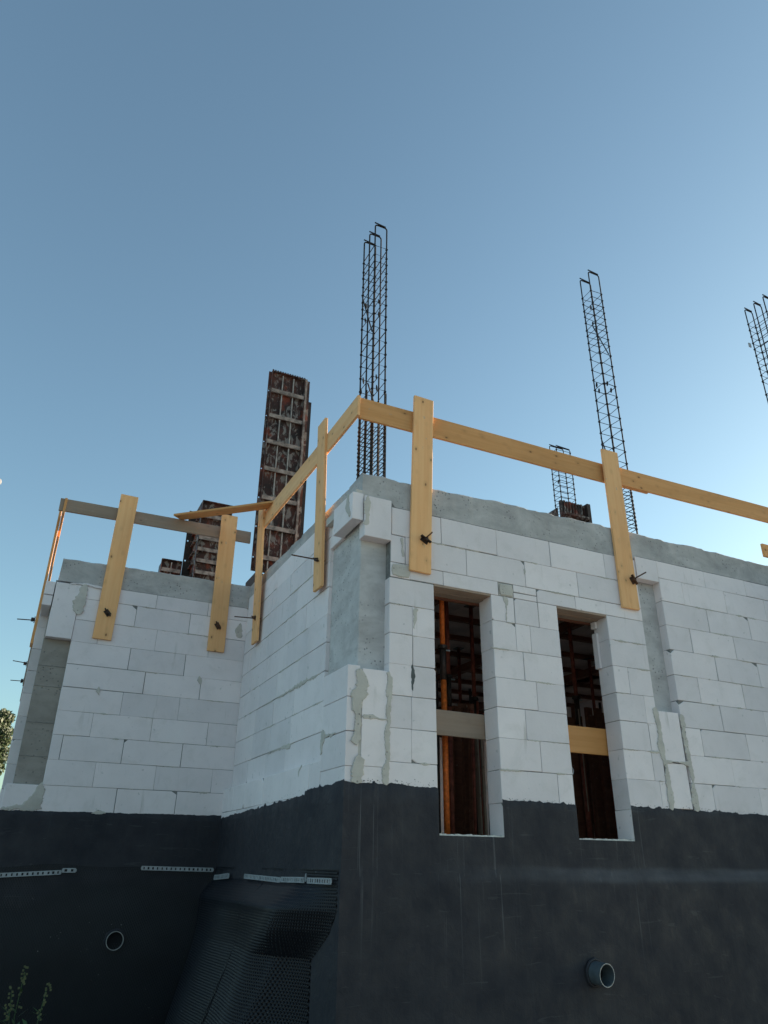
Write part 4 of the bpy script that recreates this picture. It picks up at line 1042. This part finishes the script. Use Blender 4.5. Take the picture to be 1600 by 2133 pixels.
# ------------------------------------------------------------------ vegetation
def leaf_cloud(mb, c, rad, n, s, sq=(1, 1, 1), shell=.5):
    for _ in range(n):
        while True:
            p = Vector((random.uniform(-1, 1), random.uniform(-1, 1), random.uniform(-1, 1)))
            if shell < p.length < 1: break
        p = Vector((p.x*rad*sq[0], p.y*rad*sq[1], p.z*rad*sq[2])) + Vector(c)
        u = Vector((random.gauss(0, 1), random.gauss(0, 1), random.gauss(0, 1))).normalized(); w = u.orthogonal().normalized()
        L = s*random.uniform(.6, 1.3); b = len(mb.v)
        mb.v += [tuple(p-u*L*.5), tuple(p+w*L*.28), tuple(p+u*L*.5), tuple(p-w*L*.28)]; mb.f.append((b, b+1, b+2, b+3)); mb.m.append(0)
def tree(label, base, cz, rad, leafmat, seed, n=26, lobes=()):
    random.seed(seed); base = Vector(base)
    e = empty("broadleaf_tree", label, "tree", tuple(base))
    tr_ = MB(); top = base + Vector((.1, .1, cz-base.z+rad*.3)); tr_.tube([base, base.lerp(top, .5)+Vector((.08, 0, 0)), top], [.16, .11, .04], 8)
    cr = MB()
    for i in range(n):
        d = Vector((random.gauss(0, 1), random.gauss(0, 1), random.gauss(0, .8))).normalized()
        c = Vector((base.x, base.y, cz)) + d*rad*random.uniform(.35, .9); c.z = max(c.z, cz-rad*.75)
        tr_.tube([Vector((base.x, base.y, cz-rad*.4)), c.lerp(Vector((base.x, base.y, cz)), .4), c], [.05, .03, .01], 5)
        leaf_cloud(cr, c, rad*random.uniform(.20, .38), 520, .11, (1, 1, .8), .1)
    for c, rr_ in lobes:
        c = Vector(c); tr_.tube([Vector((base.x, base.y, cz-rad*.4)), c.lerp(Vector((base.x, base.y, cz)), .4), c], [.05, .03, .01], 5)
        leaf_cloud(cr, c, rr_, 700, .11, (1, 1, .8), .1)
    child(tr_.obj("trunk", BARK, smooth=True), e); child(cr.obj("crown", leafmat), e); return e
t1 = atY(10, 1520, 18)
tree("green broadleaf tree far off at the left picture edge", (t1.x-1.35, 18, -2.3), t1.z-.25, 1.55, LEAF, 5, n=44, lobes=[((t1.x+dx, 18, t1.z+dz), rr) for dx, dz, rr in ((-.12, .30, .30), (.0, -.15, .36), (-.05, -.60, .40), (-.10, -1.0, .32), (-.35, .1, .45), (-.4, -.6, .5))])
t2 = atY(0, 1640, 13)
tree("lower brownish bush beneath the far left tree", (t2.x-.75, 13, -2.3), t2.z-.45, .85, mat_leaf("brown_leaf", (.05, .03, .012), (.10, .055, .02)), 9, n=22)
random.seed(77)
def weed(label, px, py, y, h_extra=0, nl=26, lean=0.0, flower=True):
    topp = atY(px, py, y); base = Vector((topp.x-lean, y, -3.0))
    e = empty("flowering_weed", label, "weed", tuple(base), "tall weeds at the foot of the rear wall")
    st = MB(); pts = [base.lerp(topp, i/6)+Vector((.02*math.sin(i*1.7+px), .02*math.cos(i*2.1), 0)) for i in range(6)]+[topp]
    st.tube(pts, [.008-.001*i for i in range(7)], 6); lv = MB(); fl_ = MB()
    for i in range(nl):
        t_ = random.uniform(.25, .93); p = base.lerp(topp, t_); an = random.random()*6.28; L = (1.15-t_)*.26*random.uniform(.6, 1.2)
        dd = Vector((math.cos(an), math.sin(an), random.uniform(.2, .8))).normalized(); w = dd.cross(Vector((0, 0, 1))).normalized()*L*.16
        b = len(lv.v); lv.v += [tuple(p), tuple(p+dd*L*.5+w), tuple(p+dd*L), tuple(p+dd*L*.5-w)]; lv.f.append((b, b+1, b+2, b+3)); lv.m.append(0)
    for i in range(22):
        t_ = random.uniform(.86, 1.02); p = base.lerp(topp, t_)+Vector((random.gauss(0, .012), random.gauss(0, .012), 0))
        fl_.obox(p, Vector((.006, 0, 0)), Vector((0, .006, 0)), Vector((0, 0, .006)))
    child(st.obj("stem", LEAF2), e); child(lv.obj("leaves", LEAF2), e); child(fl_.obj("flowers", FLOWER), e); return e
weed("tallest weed with a pale flower head in the bottom left corner", 52, 2024, 1.5, nl=40)
weed("slender weed leaning right of the tallest one in the bottom left corner", 98, 2057, 1.5, lean=.12, nl=30)
weed("small weed left of the tallest one in the bottom left corner", 25, 2062, 1.5, lean=-.05, nl=36)
for _ in range(3): pass
bush = MB(); bb_ = atY(40, 2150, 1.45)
for i in range(240):
    p = Vector((bb_.x-.12+random.gauss(0, .10), 1.45+random.gauss(0, .1), -3.0+random.uniform(.3, 1.42)*random.uniform(.75, 1)))
    dd = Vector((random.gauss(0, 1), random.gauss(0, 1), random.uniform(0, 1.4))).normalized(); L = random.uniform(.03, .08); w = dd.orthogonal().normalized()*L*.16
    b = len(bush.v); bush.v += [tuple(p), tuple(p+dd*L*.5+w), tuple(p+dd*L), tuple(p+dd*L*.5-w)]; bush.f.append((b, b+1, b+2, b+3)); bush.m.append(0)
tag(bush.obj("ground_plants", LEAF2), "low green plants around the weeds", "plants", None, 'stuff')

# ------------------------------------------------------------------ moon
mp = CAM + ray(-5, 1003).normalized()*4000
bm = bmesh.new(); bmesh.ops.create_icosphere(bm, subdivisions=4, radius=18); me = bpy.data.meshes.new("moon"); bm.to_mesh(me); bm.free(); me.materials.append(MOONM)
me.polygons.foreach_set('use_smooth', [True]*len(me.polygons))
mo = link("moon", me); mo.location = mp; tag(mo, "pale moon half cut by the left picture edge", "moon")
